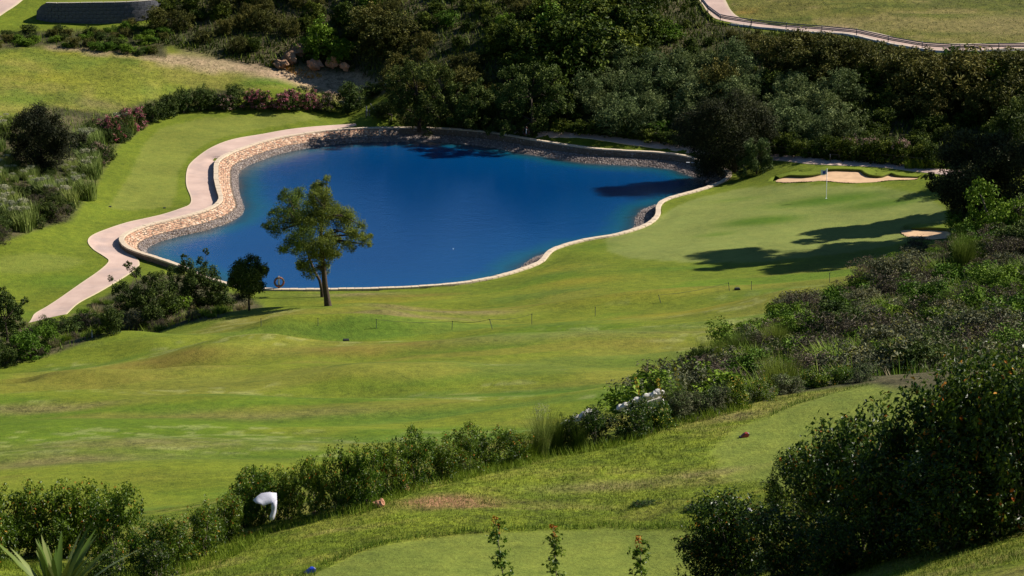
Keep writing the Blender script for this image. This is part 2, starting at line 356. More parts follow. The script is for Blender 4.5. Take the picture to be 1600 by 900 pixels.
for p in [(-13,62,25),(-4,65,25),(4,68,25.2),(11,70,26),(-15,80,18.8),(-4,82,19),(6,84,19),(14,66,27),(20,60,30.5),(30,70,31),(-30,60,26),(-30,90,16),(-45,130,9.5),(-45,160,5),
 (-50,190,3),(-60,230,6),(-60,260,9),(60,260,10),(60,230,7),(55,200,7),(60,170,12),(50,130,20),(45,100,28),(-30,42,32),(-14,36,33),(0,31,34.4),(8,27,37.2),(0,20,38.5),(-20,20,38.5),(20,22,39.5),
 (0,5,44.8),(-20,5,44),(20,5,45),(25,40,36.5),(-100,200,14),(100,200,16),(0,275,10.5),(-40,285,12),(40,285,12),(0,320,15),(-80,330,22),(80,330,24),(100,100,34),(-100,60,28)]:
    ctrl.append(p)
ctrl = np.array(ctrl)
cx, cy = ctrl[:, 0], ctrl[:, 1]*.55                            # squeeze depth so that spacing is more even
def U(r2): return np.where(r2 > 0, r2*np.log(r2+1e-12)*.5, 0)
n = len(ctrl); K = U((cx[:, None]-cx)**2+(cy[:, None]-cy)**2)+np.eye(n)*1.5
Pm = np.stack([np.ones(n), cx, cy], 1); A = np.zeros((n+3, n+3)); A[:n, :n] = K; A[:n, n:] = Pm; A[n:, :n] = Pm.T
sol = np.linalg.solve(A, np.r_[ctrl[:, 2], 0, 0, 0])
def tps(x, y):
    x = np.asarray(x, float).ravel(); y = np.asarray(y, float).ravel()*.55; out = np.empty(len(x))
    for s in range(0, len(x), 20000):
        a, b = x[s:s+20000], y[s:s+20000]
        out[s:s+20000] = U((a[:, None]-cx)**2+(b[:, None]-cy)**2) @ sol[:n]+sol[n]+sol[n+1]*a+sol[n+2]*b
    return out
GX, GY = np.arange(-110, 110.01, 1.0), np.arange(2, 340.01, 1.0)
gx, gy = np.meshgrid(GX, GY); G0 = tps(gx, gy).reshape(gx.shape)
def bil(x, y):
    x = np.clip((np.asarray(x, float)+110), 0, len(GX)-1.001); y = np.clip(np.asarray(y, float)-2, 0, len(GY)-1.001)
    i, j = x.astype(int), y.astype(int); fx, fy = x-i, y-j
    return (G0[j, i]*(1-fx)+G0[j, i+1]*fx)*(1-fy)+(G0[j+1, i]*(1-fx)+G0[j+1, i+1]*fx)*fy
BUMPS = [(200,545,7,3.2,.55),(120,585,8,3,-.25),(400,500,4.5,3,.35),(470,505,5,2.5,.2),(330,540,6,3,.3),(600,520,7,3,-.25),(250,640,10,4,.3),(600,590,12,4,.3),(850,540,10,4,.35),
 (1250,470,6,3,.4),(1180,500,6,3,.25),(950,470,8,3,.25),(1100,395,5,2,.15),(60,405,4,4,.25),(760,600,9,3,-.2),(700,480,4,2,-.25),(100,680,9,4,.35),(450,620,9,3,-.25)]
BUMPS += [(14,596,1.6,.9,-.45),(44,630,1.2,.8,-.35),(110,505,3,2,.3),(215,578,6,1.6,-.45),(300,560,5,2,.4),(420,535,5,1.8,-.35),(380,548,4,1.6,.35),(80,610,6,1.8,-.4),(120,592,5,1.6,.4),(520,515,5,1.5,.3),(640,487,4,1.3,-.3)]
_b = []
for u, v, rx, ry, a in BUMPS:
    for _ in range(1):
        d = ray(u, v); t = np.arange(60, 300, .5); pts = d[None]*t[:, None]+np.array([0, 0, CAMZ])
        k = np.argmax(pts[:, 2] < bil(pts[:, 0], pts[:, 1])); _b.append((pts[k, 0], pts[k, 1], rx, ry, a*(1.7 if v > 470 and u < 650 else 1.5)))
def relief(x, y):
    z = 0
    for bx, by, rx, ry, a in _b:
        dx, dy = x-bx, (y-by)-.12*(x-bx); z = z+a*np.exp(-(dx/rx)**2-(dy/ry)**2)
    fair = sstep((y-88)/10)*sstep((176-y)/12)
    yy = y-.22*x
    z = z+fair*(.7*(fbm(x, yy*2.0, 15, 5, 2)-.5)+1.5*(fbm(x*.5, yy, 8, 6, 3)-.5))
    left = fair*sstep((-x-3)/6)*sstep((y-120)/12)
    z = z+left*(1.0*(fbm(x, y, 6, 9, 2)-.5))
    near = sstep((62-y)/4); z = z+near*(.10*(fbm(x, y, 1.6, 12, 3)-.5))
    far = sstep((y-232)/5); z = z+far*.35*(fbm(x, y*1.6, 5, 15, 3)-.5)
    return z
def h0(x, y): return bil(x, y)+relief(np.asarray(x, float), np.asarray(y, float))
def hit(u, v):
    d = ray(u, v); t = np.arange(15, 345, .4); x, y, z = d[0]*t, d[1]*t, CAMZ+d[2]*t
    hh = h0(x, y); k = int(np.argmax(z < hh))
    if k == 0: k = len(t)-1
    a = (z[k-1]-hh[k-1])/((z[k-1]-hh[k-1])-(z[k]-hh[k])+1e-9); tt = t[k-1]+a*.4
    return np.array([d[0]*tt, d[1]*tt, h0(d[0]*tt, d[1]*tt)])
def H(P): return np.array([hit(u, v) for u, v in P])

# bunkers, upper terrace
B1f = [(1211,284),(1227,285.6),(1264,284),(1285,282),(1311,285),(1339,286),(1367,284.7),(1396,280.8),(1431,280.6)]
B1b = [(1434,276.5),(1414,275.5),(1401,274),(1393,270),(1384,271.5),(1375,275),(1360,274),(1351,269.7),(1347,265.5),(1321,264),(1289,264.5),(1283,270.6),(1264,274.4),(1250,274.6),(1232,273.6),(1217,278)]
B2f = [(1406,362),(1417,369.7),(1437,373.5),(1467,373.8),(1486,371)]
B2b = [(1496,364),(1482,357),(1451,355.5),(1425,356.5)]
BK = []
for f_, b_ in ((B1f, B1b), (B2f, B2b)):
    fw, bw = H(f_), H(b_); P = smooth(resample(np.vstack([fw, bw]), .25, True), 2, True); BK.append((P, fw, bw))
TWpix = [(57,30),(68,33.5),(85,35.5),(105,36.3),(130,36.8),(155,37),(185,36.5),(210,35),(232,31),(248,26),(256,20)]
TW = smooth(resample(H(TWpix), .5), 3); TW[:, 2] = TW[:, 2].mean()
TWTOP = TW[0, 2]+1.75
terr_poly = np.vstack([TW[4:-8, :2], [[TW[-1, 0]+2, TW[-1, 1]+22], [TW[0, 0]-2, TW[0, 1]+22]]])

def height(x, y, cut=True):
    x = np.asarray(x, float); y = np.asarray(y, float); z = h0(x, y)
    s = sdf(x, y, terr_poly); z = np.where(s > 1.0, np.maximum(z, TWTOP-.03+.012*(y-TW[0, 1])), z)
    s = sdf(x, y, rim); near = sstep((s+1.6)/1.2)
    # ground meets the wall just under the coping / at the parapet foot
    di = np.where(s > -8, s, -8)
    gl = np.full(x.shape, RZ-.05)
    m = s > -2
    if m.any():
        idx = np.argmin((x[m][:, None]-rim[None, ::2, 0])**2+(y[m][:, None]-rim[None, ::2, 1])**2, 1)*2
        gl[m] = np.where(leftg[idx], .5, RZ-.05)
    z = z*(1-near)+gl*near
    if cut: z = np.where(s > .22, -2.2, z)
    for P, fw, bw in BK:
        s = sdf(x, y, P[:, :2]); m = s > -1.0
        if m.any():
            df = dpoly(x[m], y[m], fw, False); db = dpoly(x[m], y[m], bw, False); sm = s[m]
            ins = (sm > 0)*(.03+.45*sstep((df-.1)/1.2)); bk = (sm <= 0)*(sm > -.55)*(db < .56)*(df > .7)*.6
            z[m] = z[m]-ins-bk
    return z

# ------------------------------------------------------------------ ground mesh
ys = [9.0]
while ys[-1] < 330: ys.append(ys[-1]+max(.16, .0036*ys[-1])*(2.5 if ys[-1] < 34 else 1))
ys = np.array(ys); NC = 470; ss = np.linspace(-1, 1, NC)
hw = 13+.27*ys
X = ss[None]*hw[:, None]; Y = np.repeat(ys[:, None], NC, 1); sh = X.shape
Z = height(X.ravel(), Y.ravel()).reshape(sh)
xf, yf = X.ravel(), Y.ravel()

POLY = {}
def rp(name, pix): POLY[name] = H(pix)[:, :2]
rp('green', [(945,372),(985,361),(1009,352),(1050,325),(1094,308),(1156,294),(1215,290),(1300,290),(1380,292),(1440,303),(1475,325),(1480,345),(1440,372),(1300,398),(1180,410),(1062,409),(985,404),(950,392)])
rp('lefttee', [(169,325),(200,278),(225,225),(250,200),(320,184),(420,177),(490,180),(505,187),(440,196),(400,202),(344,215),(300,238),(277,270),(275,300),(269,322),(220,328)])
rp('lowtee', [(0,400),(60,395),(120,402),(135,410),(100,422),(40,428),(-20,424)])
rp('fronttee', [(455,930),(500,892),(560,864),(640,845),(720,836),(850,829),(950,825),(1060,827),(1140,836),(1160,940)])
rp('uppertee', [(1118,690),(1180,662),(1215,646),(1260,628),(1300,616),(1340,606),(1380,598),(1480,590),(1500,760),(1250,765),(1150,745),(1115,712)])
rp('rfield', [(1133,-12),(1142,16),(1160,30),(1210,38),(1300,43),(1337,46),(1388,56),(1439,67),(1500,68),(1640,66),(1700,-20)])
rp('lfield', [(-60,78),(60,72),(150,80),(330,98),(430,130),(450,140),(380,142),(300,140),(230,160),(160,185),(120,180),(60,165),(10,200),(-60,330)])
rp('fairway', [(0,600),(60,575),(150,535),(250,525),(340,505),(400,488),(515,482),(600,475),(700,462),(800,448),(870,420),(930,410),(1000,430),(1100,436),(1240,425),(1400,402),(1490,378),(1420,398),(1330,457),(1240,502),(1130,560),(1050,600),(900,690),(850,740),(240,840),(-60,840),(-60,600)])
rp('hill', [(255,-25),(250,40),(200,62),(330,88),(430,108),(475,102),(560,112),(600,130),(625,190),(700,196),(900,203),(1050,220),(1200,238),(1470,256),(1700,240),(1700,84),(1465,86),(1412,76),(1370,70),(1330,60),(1180,48),(1120,36),(1096,14),(1085,-25)])
rp('bank', [(1020,625),(1060,595),(1130,555),(1240,500),(1330,455),(1420,396),(1490,376),(1560,340),(1700,300),(1700,640),(1370,600),(1200,618),(1050,655)])
rp('lowleft', [(-40,575),(60,560),(150,528),(250,518),(340,498),(410,480),(400,470),(300,430),(230,430),(150,470),(110,500),(50,510),(-40,470)])
rp('leftreeds', [(-60,410),(50,360),(110,345),(150,285),(185,225),(240,185),(290,165),(380,152),(370,140),(300,140),(235,158),(170,178),(60,165),(-60,220)])
rp('toprow', [(-40,78),(60,72),(150,78),(260,92),(260,38),(200,42),(130,48),(60,48),(-40,52)])
track = H([(90,72),(200,82),(260,92),(330,101),(400,104),(450,118),(520,128),(600,136)])[:, :2]
PAT = [('dirt',420,107,2.6,1.2,.6),('dirt',540,131,4,1.6,1),('dirt',480,125,4,1.4,.9),('dry',620,490,5,1.5,.6),('dry',700,486,4,1.3,.7),('dry',560,460,3.5,1.2,.5),('orange',640,462,4,1,.4),
 ('bare',700,783,.8,.55,.8),('bare',740,790,.5,.3,.5),('dry',900,520,10,2,.3),('yellow',600,470,5,1.2,.5),('yellow',900,440,4,2,.45),('yellow',870,420,3,1.5,.4),('yellow',1050,490,7,2,.5),
 ('orange',250,565,4,1.5,.45),('orange',600,540,6,2,.4),('dry',200,690,9,2,.35),('dry',420,650,9,1.5,.3),('dry',100,720,6,2,.4),('lush',830,615,6,2,.7),('lush',650,650,6,1.5,.4),('lush',500,720,9,2.5,.35),
 ('lush',640,600,6,1.2,.35),('lush',1300,312,5,1.6,.8),('lush',1380,318,4,1.5,.7),('lush',1190,345,3.2,1.6,.85),('lush',1120,366,1.8,.7,.55),('lush',1150,312,3,.8,.4),('lush',1180,455,5,2,.5),
 ('lush',930,385,2,2,.4),('lush',1050,420,5,1.2,.5),('yellow',980,462,8,1.5,.35),('yellow',60,480,3,3,.2),('yellow',180,80,6,1.5,.6),('yellow',60,120,6,2,.3),('lush',30,155,3,2.5,.5),('dry',160,165,3,1.5,.4),
 ('lush',420,125,2.2,1.6,.7),('dirt',450,118,3,1.3,1),('dirt',500,122,4,1.3,1),('dirt',580,136,3,1.3,.9),('orange',1165,18,1.5,.8,.6),('dirt',1310,45,2,1,.6),('dry',1580,40,5,4,.7),('dry',1400,40,6,2,.4),('yellow',470,215,2,.6,.4),
 ('lush',110,440,4,2,.5),('lush',60,490,4,2,.4),('dry',70,640,4,1,.5),('dry',620,420+60,3,1,.4),('dry',1150,590+60,.5,.3,.6),('dry',950,760,1.4,.4,.5),('dry',1100,740,1,.3,.5)]
COL = dict(dirt=(.42,.29,.17),dry=(.2,.17,.06),orange=(.23,.165,.035),bare=(.26,.15,.07),yellow=(.23,.215,.02),lush=(.085,.155,.012))
base = np.empty((len(xf), 3)); rough = np.full(len(xf), .6)
base[:] = (.10, .125, .03)
def paint(msk, col, rg=None):
    global base, rough
    msk = np.clip(msk, 0, 1)[:, None]; base = base*(1-msk)+np.array(col)*msk
    if rg is not None: rough = rough*(1-msk[:, 0])+rg*msk[:, 0]
def pm(name, soft): return sstep(sdf(xf, yf, POLY[name])/soft+.5)
# mown turf around the pond is the default inside the course
course = sstep((yf-86)/3)*sstep((262-yf)/3); paint(course, (.135, .175, .014), .35)
pf = pm('fairway', 1.5)
fa = fbm(xf*.6, yf-.22*xf, 9, 31, 3); fb = fbm(xf*.5, (yf-.25*xf)*1.8, 7, 37, 3)
paint(pf, (.155, .19, .016), .4)
paint(pf*sstep((fa-.52)/.12)*.6, (.2, .195, .03)); paint(pf*sstep((.47-fa)/.1)*.75, (.095, .165, .01))
paint(pf*sstep((fb-.6)/.1)*.45, (.21, .18, .03)); paint(pf*sstep((.36-fb)/.08)*.5, (.09, .16, .02))
paint((yf > 87)*sstep((fbm(xf*.5, (yf-.25*xf)*1.2, 7, 77, 3)-.58)/.06)*sstep((fbm(xf*.7, yf, .6, 78, 3)-.55)/.06)*pf*.3, (.36, .36, .15), .8)
paint(pm('lfield', 1.2), (.165, .185, .022), .8)
lf = pm('lfield', 1.2); paint(lf*sstep((fbm(xf, yf, 5, 41, 4)-.5)/.12)*.6, (.25, .225, .05)); paint(lf*sstep((.45-fbm(xf, yf*1.5, 4, 43, 4))/.08)*.6, (.11, .16, .02))
rf = pm('rfield', .6); paint(rf, (.15, .145, .03), 1.0)
paint(rf*sstep((fbm(xf*.5, yf*1.5, 3, 51, 4)-.52)/.08)*.5, (.24, .19, .075)); paint(rf*sstep((.49-fbm(xf*.4, yf*2, 3, 53, 4))/.06)*.75, (.08, .1, .015))
paint(pm('lefttee', .25)*.9, (.185, .21, .035), .12); paint(pm('lowtee', .8)*.7, (.18, .21, .035), .15)
gsd = sdf(xf, yf, POLY['green'])
paint(sstep(gsd/1.2+1.4), (.145, .185, .016), .15); paint(sstep(gsd/.35+.5), (.2, .235, .055), .05)
for nm, u, v, rx, ry, a in PAT:
    p = hit(u, v); q = np.exp(-((xf-p[0])/rx)**2-((yf-p[1]-.1*(xf-p[0]))/ry)**2)
    k = sstep(a*q*1.6*(.55+.9*fbm(xf, yf*1.4, max(.3, rx*.3), 61, 4)) if nm != 'lush' else a*q*1.3)
    paint(k, COL[nm], 1.0 if nm in ('dirt', 'dry', 'bare') else None)
dt = dpoly(xf, yf, track, False)
paint(sstep((1.5-dt+1.2*(fbm(xf, yf, 2, 71, 3)-.5))/.7)*.85*(xf < -6), (.4, .29, .18), 1)
# near terrace
nr = yf < 62
paint(nr*1.0, (.14, .175, .014), 1.0)
fn = fbm(xf, yf*1.3, .9, 81, 4); paint(nr*sstep((fn-.57)/.1)*.4, (.23, .21, .04)); paint(nr*sstep((.44-fn)/.1)*.5, (.09, .135, .01))
paint(nr*sstep((fbm(xf*.5, yf*1.5, 1.6, 83, 3)-.56)/.08)*.45, (.25, .21, .06))
for k in ('fronttee', 'uppertee'):
    paint(nr*sstep((sdf(xf, yf, POLY[k])+(.9*(fbm(xf, yf, .8, 88, 3)-.5) if k == 'uppertee' else 0))/(.5 if k == 'uppertee' else .12)+.5), (.16, .195, .03), .2)
for nm, u, v, rx, ry, a in PAT:
    if v > 700 or (u, v) == (1150, 650):
        p = hit(u, v)
        if p[1] < 60: paint(nr*sstep(1.5*a*np.exp(-((xf-p[0])/rx)**2-((yf-p[1])/ry)**2)*(.5+fbm(xf, yf, .3, 5, 4))), COL[nm], 1)
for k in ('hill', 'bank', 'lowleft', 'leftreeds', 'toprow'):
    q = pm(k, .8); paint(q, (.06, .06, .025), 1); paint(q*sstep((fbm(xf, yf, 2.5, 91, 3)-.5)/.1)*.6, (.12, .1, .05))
paint(sstep((30-yf)/6), (.15, .14, .04), 1)
s = sdf(xf, yf, rim); paint((s > .2)*1., (.12, .1, .08), .8)
paint(sstep(1-np.abs(s)/.5)*(s < .2)*.5*sstep((fbm(xf, yf, 2, 5, 2)-.5)/.1), (.22, .2, .07), .8)
s = sdf(xf, yf, terr_poly); paint(sstep(s/.2)*1., (.14, .17, .02), .3)

base = base*np.where(yf > 62, .88, .97)[:, None]
# normals from the un-cut surface, shared by the separate pieces
idx = np.arange(sh[0]*sh[1]).reshape(sh)
quads = np.stack([idx[:-1, :-1], idx[:-1, 1:], idx[1:, 1:], idx[1:, :-1]], -1).reshape(-1, 4)
V = np.stack([xf, yf, Z.ravel()], 1)
qc = V[quads].mean(1)
dz = V[quads][:, :, 2].max(1)-V[quads][:, :, 2].min(1)
reg = np.zeros(len(quads), int)
def inq(name): return inpoly(qc[:, 0], qc[:, 1], POLY[name])
reg[inq('fairway') & (qc[:, 1] > 86)] = 1
reg[inq('green')] = 2
reg[inq('fronttee') & (qc[:, 1] < 60)] = 3; reg[inq('uppertee') & (qc[:, 1] < 60)] = 4
reg[inq('hill')] = 5; reg[inq('bank')] = 6; reg[inq('lefttee')] = 7; reg[inq('rfield')] = 8; reg[inq('lfield')] = 9
reg[inpoly(qc[:, 0], qc[:, 1], rim[:, :2])] = 10
# vertex normals
P3 = V.reshape(sh[0], sh[1], 3); du = np.gradient(P3, axis=1); dv = np.gradient(P3, axis=0)
VN = np.cross(du, dv).reshape(-1, 3); VN /= np.linalg.norm(VN, axis=1)[:, None]
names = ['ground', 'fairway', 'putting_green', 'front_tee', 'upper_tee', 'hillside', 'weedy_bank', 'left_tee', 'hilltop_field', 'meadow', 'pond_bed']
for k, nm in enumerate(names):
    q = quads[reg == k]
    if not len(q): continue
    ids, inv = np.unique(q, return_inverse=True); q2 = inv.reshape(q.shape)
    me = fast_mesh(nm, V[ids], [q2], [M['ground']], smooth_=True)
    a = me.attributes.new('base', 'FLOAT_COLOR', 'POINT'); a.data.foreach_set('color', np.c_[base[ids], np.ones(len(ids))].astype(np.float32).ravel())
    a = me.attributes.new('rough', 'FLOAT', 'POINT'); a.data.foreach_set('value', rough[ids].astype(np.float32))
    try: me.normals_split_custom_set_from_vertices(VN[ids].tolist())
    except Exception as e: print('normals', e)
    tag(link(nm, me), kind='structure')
# wide ground to the horizon, hills all round
ang = np.linspace(0, 2*math.pi, 97)[:-1]; rings = [60, 120, 200, 300, 420, 600, 900, 1500, 2600, 4500]
PV = []
for r_ in rings:
    for a in ang:
        x, y = r_*math.cos(a), 165+r_*1.05*math.sin(a)
        inner = h0(min(max(x, -108), 108), min(max(y, 3), 338))
        if r_ <= 200: z = min(float(inner)-4, 30) if r_ <= 120 else float(inner)-3
        else: z = float(h0(np.clip(x, -108, 108), np.clip(y, 3, 338)))*.6+10+(r_-200)*.07+25*(vnoise(x, y, 240, 3)-.4)*min(1, (r_-200)/400)
        if r_ == 60: z = -8
        if r_ == 120: z = -6
        PV.append((x, y, z))
nA = len(ang); Q = [[i*nA+j, i*nA+(j+1) % nA, (i+1)*nA+(j+1) % nA, (i+1)*nA+j] for i in range(len(rings)-1) for j in range(nA)]
me = fast_mesh('distant_hills', np.array(PV), [np.array(Q)], [M['ground']], smooth_=True)
a = me.attributes.new('base', 'FLOAT_COLOR', 'POINT'); a.data.foreach_set('color', np.tile([.06, .07, .03, 1], len(PV)).astype(np.float32))
a = me.attributes.new('rough', 'FLOAT', 'POINT'); a.data.foreach_set('value', np.ones(len(PV), np.float32))
tag(link('distant_hills', me), kind='structure')

# ------------------------------------------------------------------ pond water
wx, wy = np.meshgrid(np.arange(rim[:, 0].min(), rim[:, 0].max(), .5), np.arange(rim[:, 1].min(), rim[:, 1].max(), .5))
ws = sdf(wx.ravel(), wy.ravel(), rim); ids = np.arange(wx.size).reshape(wx.shape)
q = np.stack([ids[:-1, :-1], ids[:-1, 1:], ids[1:, 1:], ids[1:, :-1]], -1).reshape(-1, 4)
q = q[(ws[q] > .45).all(1)]; u_, inv = np.unique(q, return_inverse=True)
me = fast_mesh('pond_water', np.stack([wx.ravel()[u_], wy.ravel()[u_], np.zeros(len(u_))], 1), [inv.reshape(q.shape)], [M['water']], smooth_=True)
a = me.attributes.new('shore', 'FLOAT', 'POINT'); a.data.foreach_set('value', np.clip((ws[u_]-1.5)/14, 0, 1).astype(np.float32))
tag(link('pond_water', me), kind='structure')

# ------------------------------------------------------------------ pond wall: coping stones, facing, riprap
wall = thing('pond_wall', 'low curved stone retaining wall with pale coping running right round the blue pond', 'retaining wall', (rim[0, 0], rim[0, 1], 0))
wo = np.array([rim[0, 0], rim[0, 1], 0])
def prof(i):                                     # (offset inwards, z)
    lw = LW[i]
    a, zf = .3+.75*lw, .36
    return [(-.16, -.6), (-.16, RZ-.04), (.16, RZ-.04), (.2, RZ-.07), (a, zf), (a+.12, zf-.03), (1.75, -.06), (2.6, -.5)]
LW = smooth(leftw.astype(float)[:, None], 10, True)[:, 0]
PR = np.array([[(*(rim[i, :2]+inn[i]*o), z) for o, z in prof(i)] for i in range(NR)])
k = PR.shape[1]
def strip(a, b, name, m):
    V_ = PR[:, a:b+1].reshape(-1, 3)-wo; c = b-a+1
    Q_ = [[i*c+j, i*c+j+1, ((i+1) % NR)*c+j+1, ((i+1) % NR)*c+j] for i in range(NR) for j in range(c-1)]
    return link(name, fast_mesh(name, V_, [np.array(Q_)], [m]), wall)
strip(0, 5, 'wall_core', M['mortar']); strip(5, 7, 'bank_liner', M['mortar'])
# coping stones, about 290, each an object
blk = bmesh.new(); bmesh.ops.create_cube(blk, size=1.0)
bmesh.ops.bevel(blk, geom=blk.edges[:], offset=.04, segments=1, affect='EDGES')
bme = bpy.data.meshes.new('coping_stone'); blk.to_mesh(bme); blk.free(); bme.materials.append(M['coping'])
per = np.linalg.norm(np.roll(rim, -1, 0)-rim, axis=1).sum(); ncs = 296; cs = resample(rim, per/ncs, True)
for i in range(len(cs)):
    a, b = cs[i], cs[(i+1) % len(cs)]; c = (a+b)/2; d = b-a; L = np.linalg.norm(d)
    nn = np.array([d[1], -d[0]])/L
    o = link('coping_stone', bme, wall, (c[0]-wo[0], c[1]-wo[1], RZ+.01+random.uniform(-.012, .012)))
    o.rotation_euler = (0, 0, math.atan2(d[1], d[0])+random.uniform(-.01, .01)); o.scale = (L*.975, .36+random.uniform(-.02, .02), .12)

def stones(zone, name, m, n, size, flat, lab=None):
    """zone(k)-> arrays of positions+normals; low-poly stones joined"""
    ico = bmesh.new(); bmesh.ops.create_icosphere(ico, subdivisions=1, radius=1); ico.verts.ensure_lookup_table()
    iv = np.array([v.co[:] for v in ico.verts]); it = np.array([[v.index for v in f.verts] for f in ico.faces]); ico.free()
    P, Nn, T = zone
    n = len(P); sc = size*RS.uniform(.55, 1.35, (n, 1, 3)); 
    b = np.cross(Nn, T); jit = iv[None]*RS.uniform(.75, 1.2, (n, 12, 1))*sc
    # stretch along the wall, flatten along the normal
    W = jit[:, :, 0:1]*T[:, None]*1.25+jit[:, :, 1:2]*b[:, None]*.9+jit[:, :, 2:3]*Nn[:, None]*flat
    V_ = (P[:, None]+W).reshape(-1, 3); F_ = (it[None]+np.arange(n)[:, None, None]*12).reshape(-1, 3)
    tone = np.repeat(RS.beta(2, 2, n), 20)
    return fast_mesh(name, V_-wo, [F_], [m], tone=tone)
def zone_rows(a, b, spacing, mask, bury=0., jit=.25):
    P = []; Nn = []; T = []
    for i in range(NR):
        if not mask[i]: continue
        p0, p1, q0, q1 = PR[i, a], PR[i, b], PR[(i+1) % NR, a], PR[(i+1) % NR, b]
        L = np.linalg.norm(p1-p0); W = np.linalg.norm(q0-p0); nr_ = max(1, int(round(L/spacing))); nc = max(1, int(round(W/spacing)))
        t = (q0-p0)/W; nv = np.cross(t, p1-p0); nv /= np.linalg.norm(nv); nv = nv if nv[2] > 0 else -nv
        for r_ in range(nr_):
            for c in range(nc):
                f, g = (r_+.5+random.uniform(-jit, jit))/nr_, (c+.5+random.uniform(-jit, jit)+(r_ % 2)*.5)/nc
                P.append((p0*(1-g)+q0*g)*(1-f)+(p1*(1-g)+q1*g)*f-nv*bury); Nn.append(nv); T.append(t)
    return np.array(P), np.array(Nn), np.array(T)
m1 = LW > .5
tag(link('facing_stone', stones(zone_rows(3, 4, .19, m1, .02), 'facing_stone', M['facing'], 0, .125, .45), wall), 'warm orange facing stones on the left bank', kind='stuff')
z_ = zone_rows(3, 4, .2, ~m1, .03)
tag(link('facing_stone', stones(z_, 'facing_stone_shaded', M['riprap'], 0, .12, .35), wall), 'facing stones on the far and right banks, coloured dark for their shade', kind='stuff')  # wall shade put into the colour, darker stone than on the sunlit left
allm = np.ones(NR, bool)
tag(link('riprap_stone', stones(zone_rows(5, 6, .13, allm, 0., .4), 'riprap_stone', M['riprap'], 0, .085, .8), wall), 'grey loose stones sloping into the water', kind='stuff')

# ------------------------------------------------------------------ cart paths (ribbons)
def ribbon(name, pairs, z=None, lift=.03, sub=14, edge=.07):
    A_ = []; B_ = []
    for (l, r_) in pairs:
        A_.append(pz(*l, z) if z is not None else hit(*l)); B_.append(pz(*r_, z) if z is not None else hit(*r_))
    A_, B_ = np.array(A_), np.array(B_); n_ = len(A_); t = np.linspace(0, n_-1, (n_-1)*6+1)
    def cat(P):
        i = np.clip(t.astype(int), 0, n_-2); f = (t-i)[:, None]; g = lambda k: P[np.clip(k, 0, n_-1)]
        p0, p1, p2, p3 = g(i-1), g(i), g(i+1), g(i+2)
        return .5*((2*p1)+(-p0+p2)*f+(2*p0-5*p1+4*p2-p3)*f**2+(-p0+3*p1-3*p2+p3)*f**3)
    A_, B_ = smooth(cat(A_), 2), smooth(cat(B_), 2); w_ = np.r_[0, edge, np.linspace(edge, 1-edge, sub)[1:-1], 1-edge, 1]
    G = A_[:, None, :2]*(1-w_)[None, :, None]+B_[:, None, :2]*w_[None, :, None]
    zz = height(G[..., 0].ravel(), G[..., 1].ravel(), False).reshape(G.shape[:2])
    nb = [zz]; 
    zz = zz+lift
    top = np.dstack([G, zz]); c = top.shape[1]
    L = top[:, :1]-[0, 0, .12]; Rr = top[:, -1:]-[0, 0, .12]; full = np.concatenate([L, top, Rr], 1); c = full.shape[1]
    Q_ = np.array([[i*c+j, i*c+j+1, (i+1)*c+j+1, (i+1)*c+j] for i in range(len(full)-1) for j in range(c-1)])
    me = fast_mesh(name, full.reshape(-1, 3), [Q_], [M['path']], smooth_=False)
    e = np.zeros((len(full), c)); e[:, :2] = 1; e[:, -2:] = 1
    a = me.attributes.new('edge', 'FLOAT', 'POINT'); a.data.foreach_set('value', e.astype(np.float32).ravel())
    return tag(link(name, me), kind='structure')
ribbon('cart_path', [((44,520),(88,524)),((50,502),(102,505)),((57,490),(110,491)),((85,472),(124,476)),((126,444),(152,461)),((155,425),(190,438)),((170,411),(214,420)),((163,404),(218,410)),((146,394),(208,400.5)),((137,381),(193,392)),((149,369),(187,378)),((192,351),(202.5,369.0)),((224,342.5),(229.5,359.0)),((255,335.5),(261.5,351.5)),((285,326),(301.5,342.5)),((297,320),(336.5,330.5)),((298,309),(345.5,315.5)),((291,291),(340.5,291.5)),((292,268),(339.5,266.5)),((301,254),(351,254)),((330,237),(365.5,244.5)),((372,222),(391.5,234.5)),((429,212),(437.5,221.5)),((480,206),(486.5,214.5)),((530,201),(533,206.0)),((556,200.6),(557,202.5))], z=.5, lift=.05)
ribbon('far_cart_path', [((800,202),(806,210)),((826,205),(828,212)),((870,206),(870,214)),((914,208),(914,216)),((945,212),(945,220.6)),((982,217),(982,226)),((1020,221),(1020,230.4)),
 ((1050,223),(1050,233.4)),((1085,227),(1083,237.5)),((1130,232),(1128,244)),((1170,237),(1170,248)),((1212,241),(1212,251)),((1250,245),(1250,255)),((1290,249),(1288,258)),((1340,251),(1340,260)),((1385,254),(1385,262.5)),((1420,258),(1418,267)),((1470,264),(1462,272)),((1540,270),(1530,280))], sub=8)
ribbon('upper_cart_path', [((1150,-40),(1085,-40)),((1133,-12),(1088,-10)),((1136,5),(1095,4)),((1142,16),(1104,17)),((1156,28),(1122,31)),((1190,36),(1178,41)),((1230,40.5),(1233,46.5)),((1300,43),(1300,50.5)),
 ((1337,46),(1330,53)),((1388,56),(1370,63)),((1439,66.5),(1412,71)),((1500,68.5),(1465,79.5)),((1560,68.5),(1530,79)),((1660,66),(1660,75))], sub=8, edge=.14)
ribbon('corner_cart_path', [((70,-30),(10,-30)),((42,-5),(-20,-12)),((20,12),(-45,0)),((0,25),(-70,12)),((-40,48),(-110,30))], sub=8)

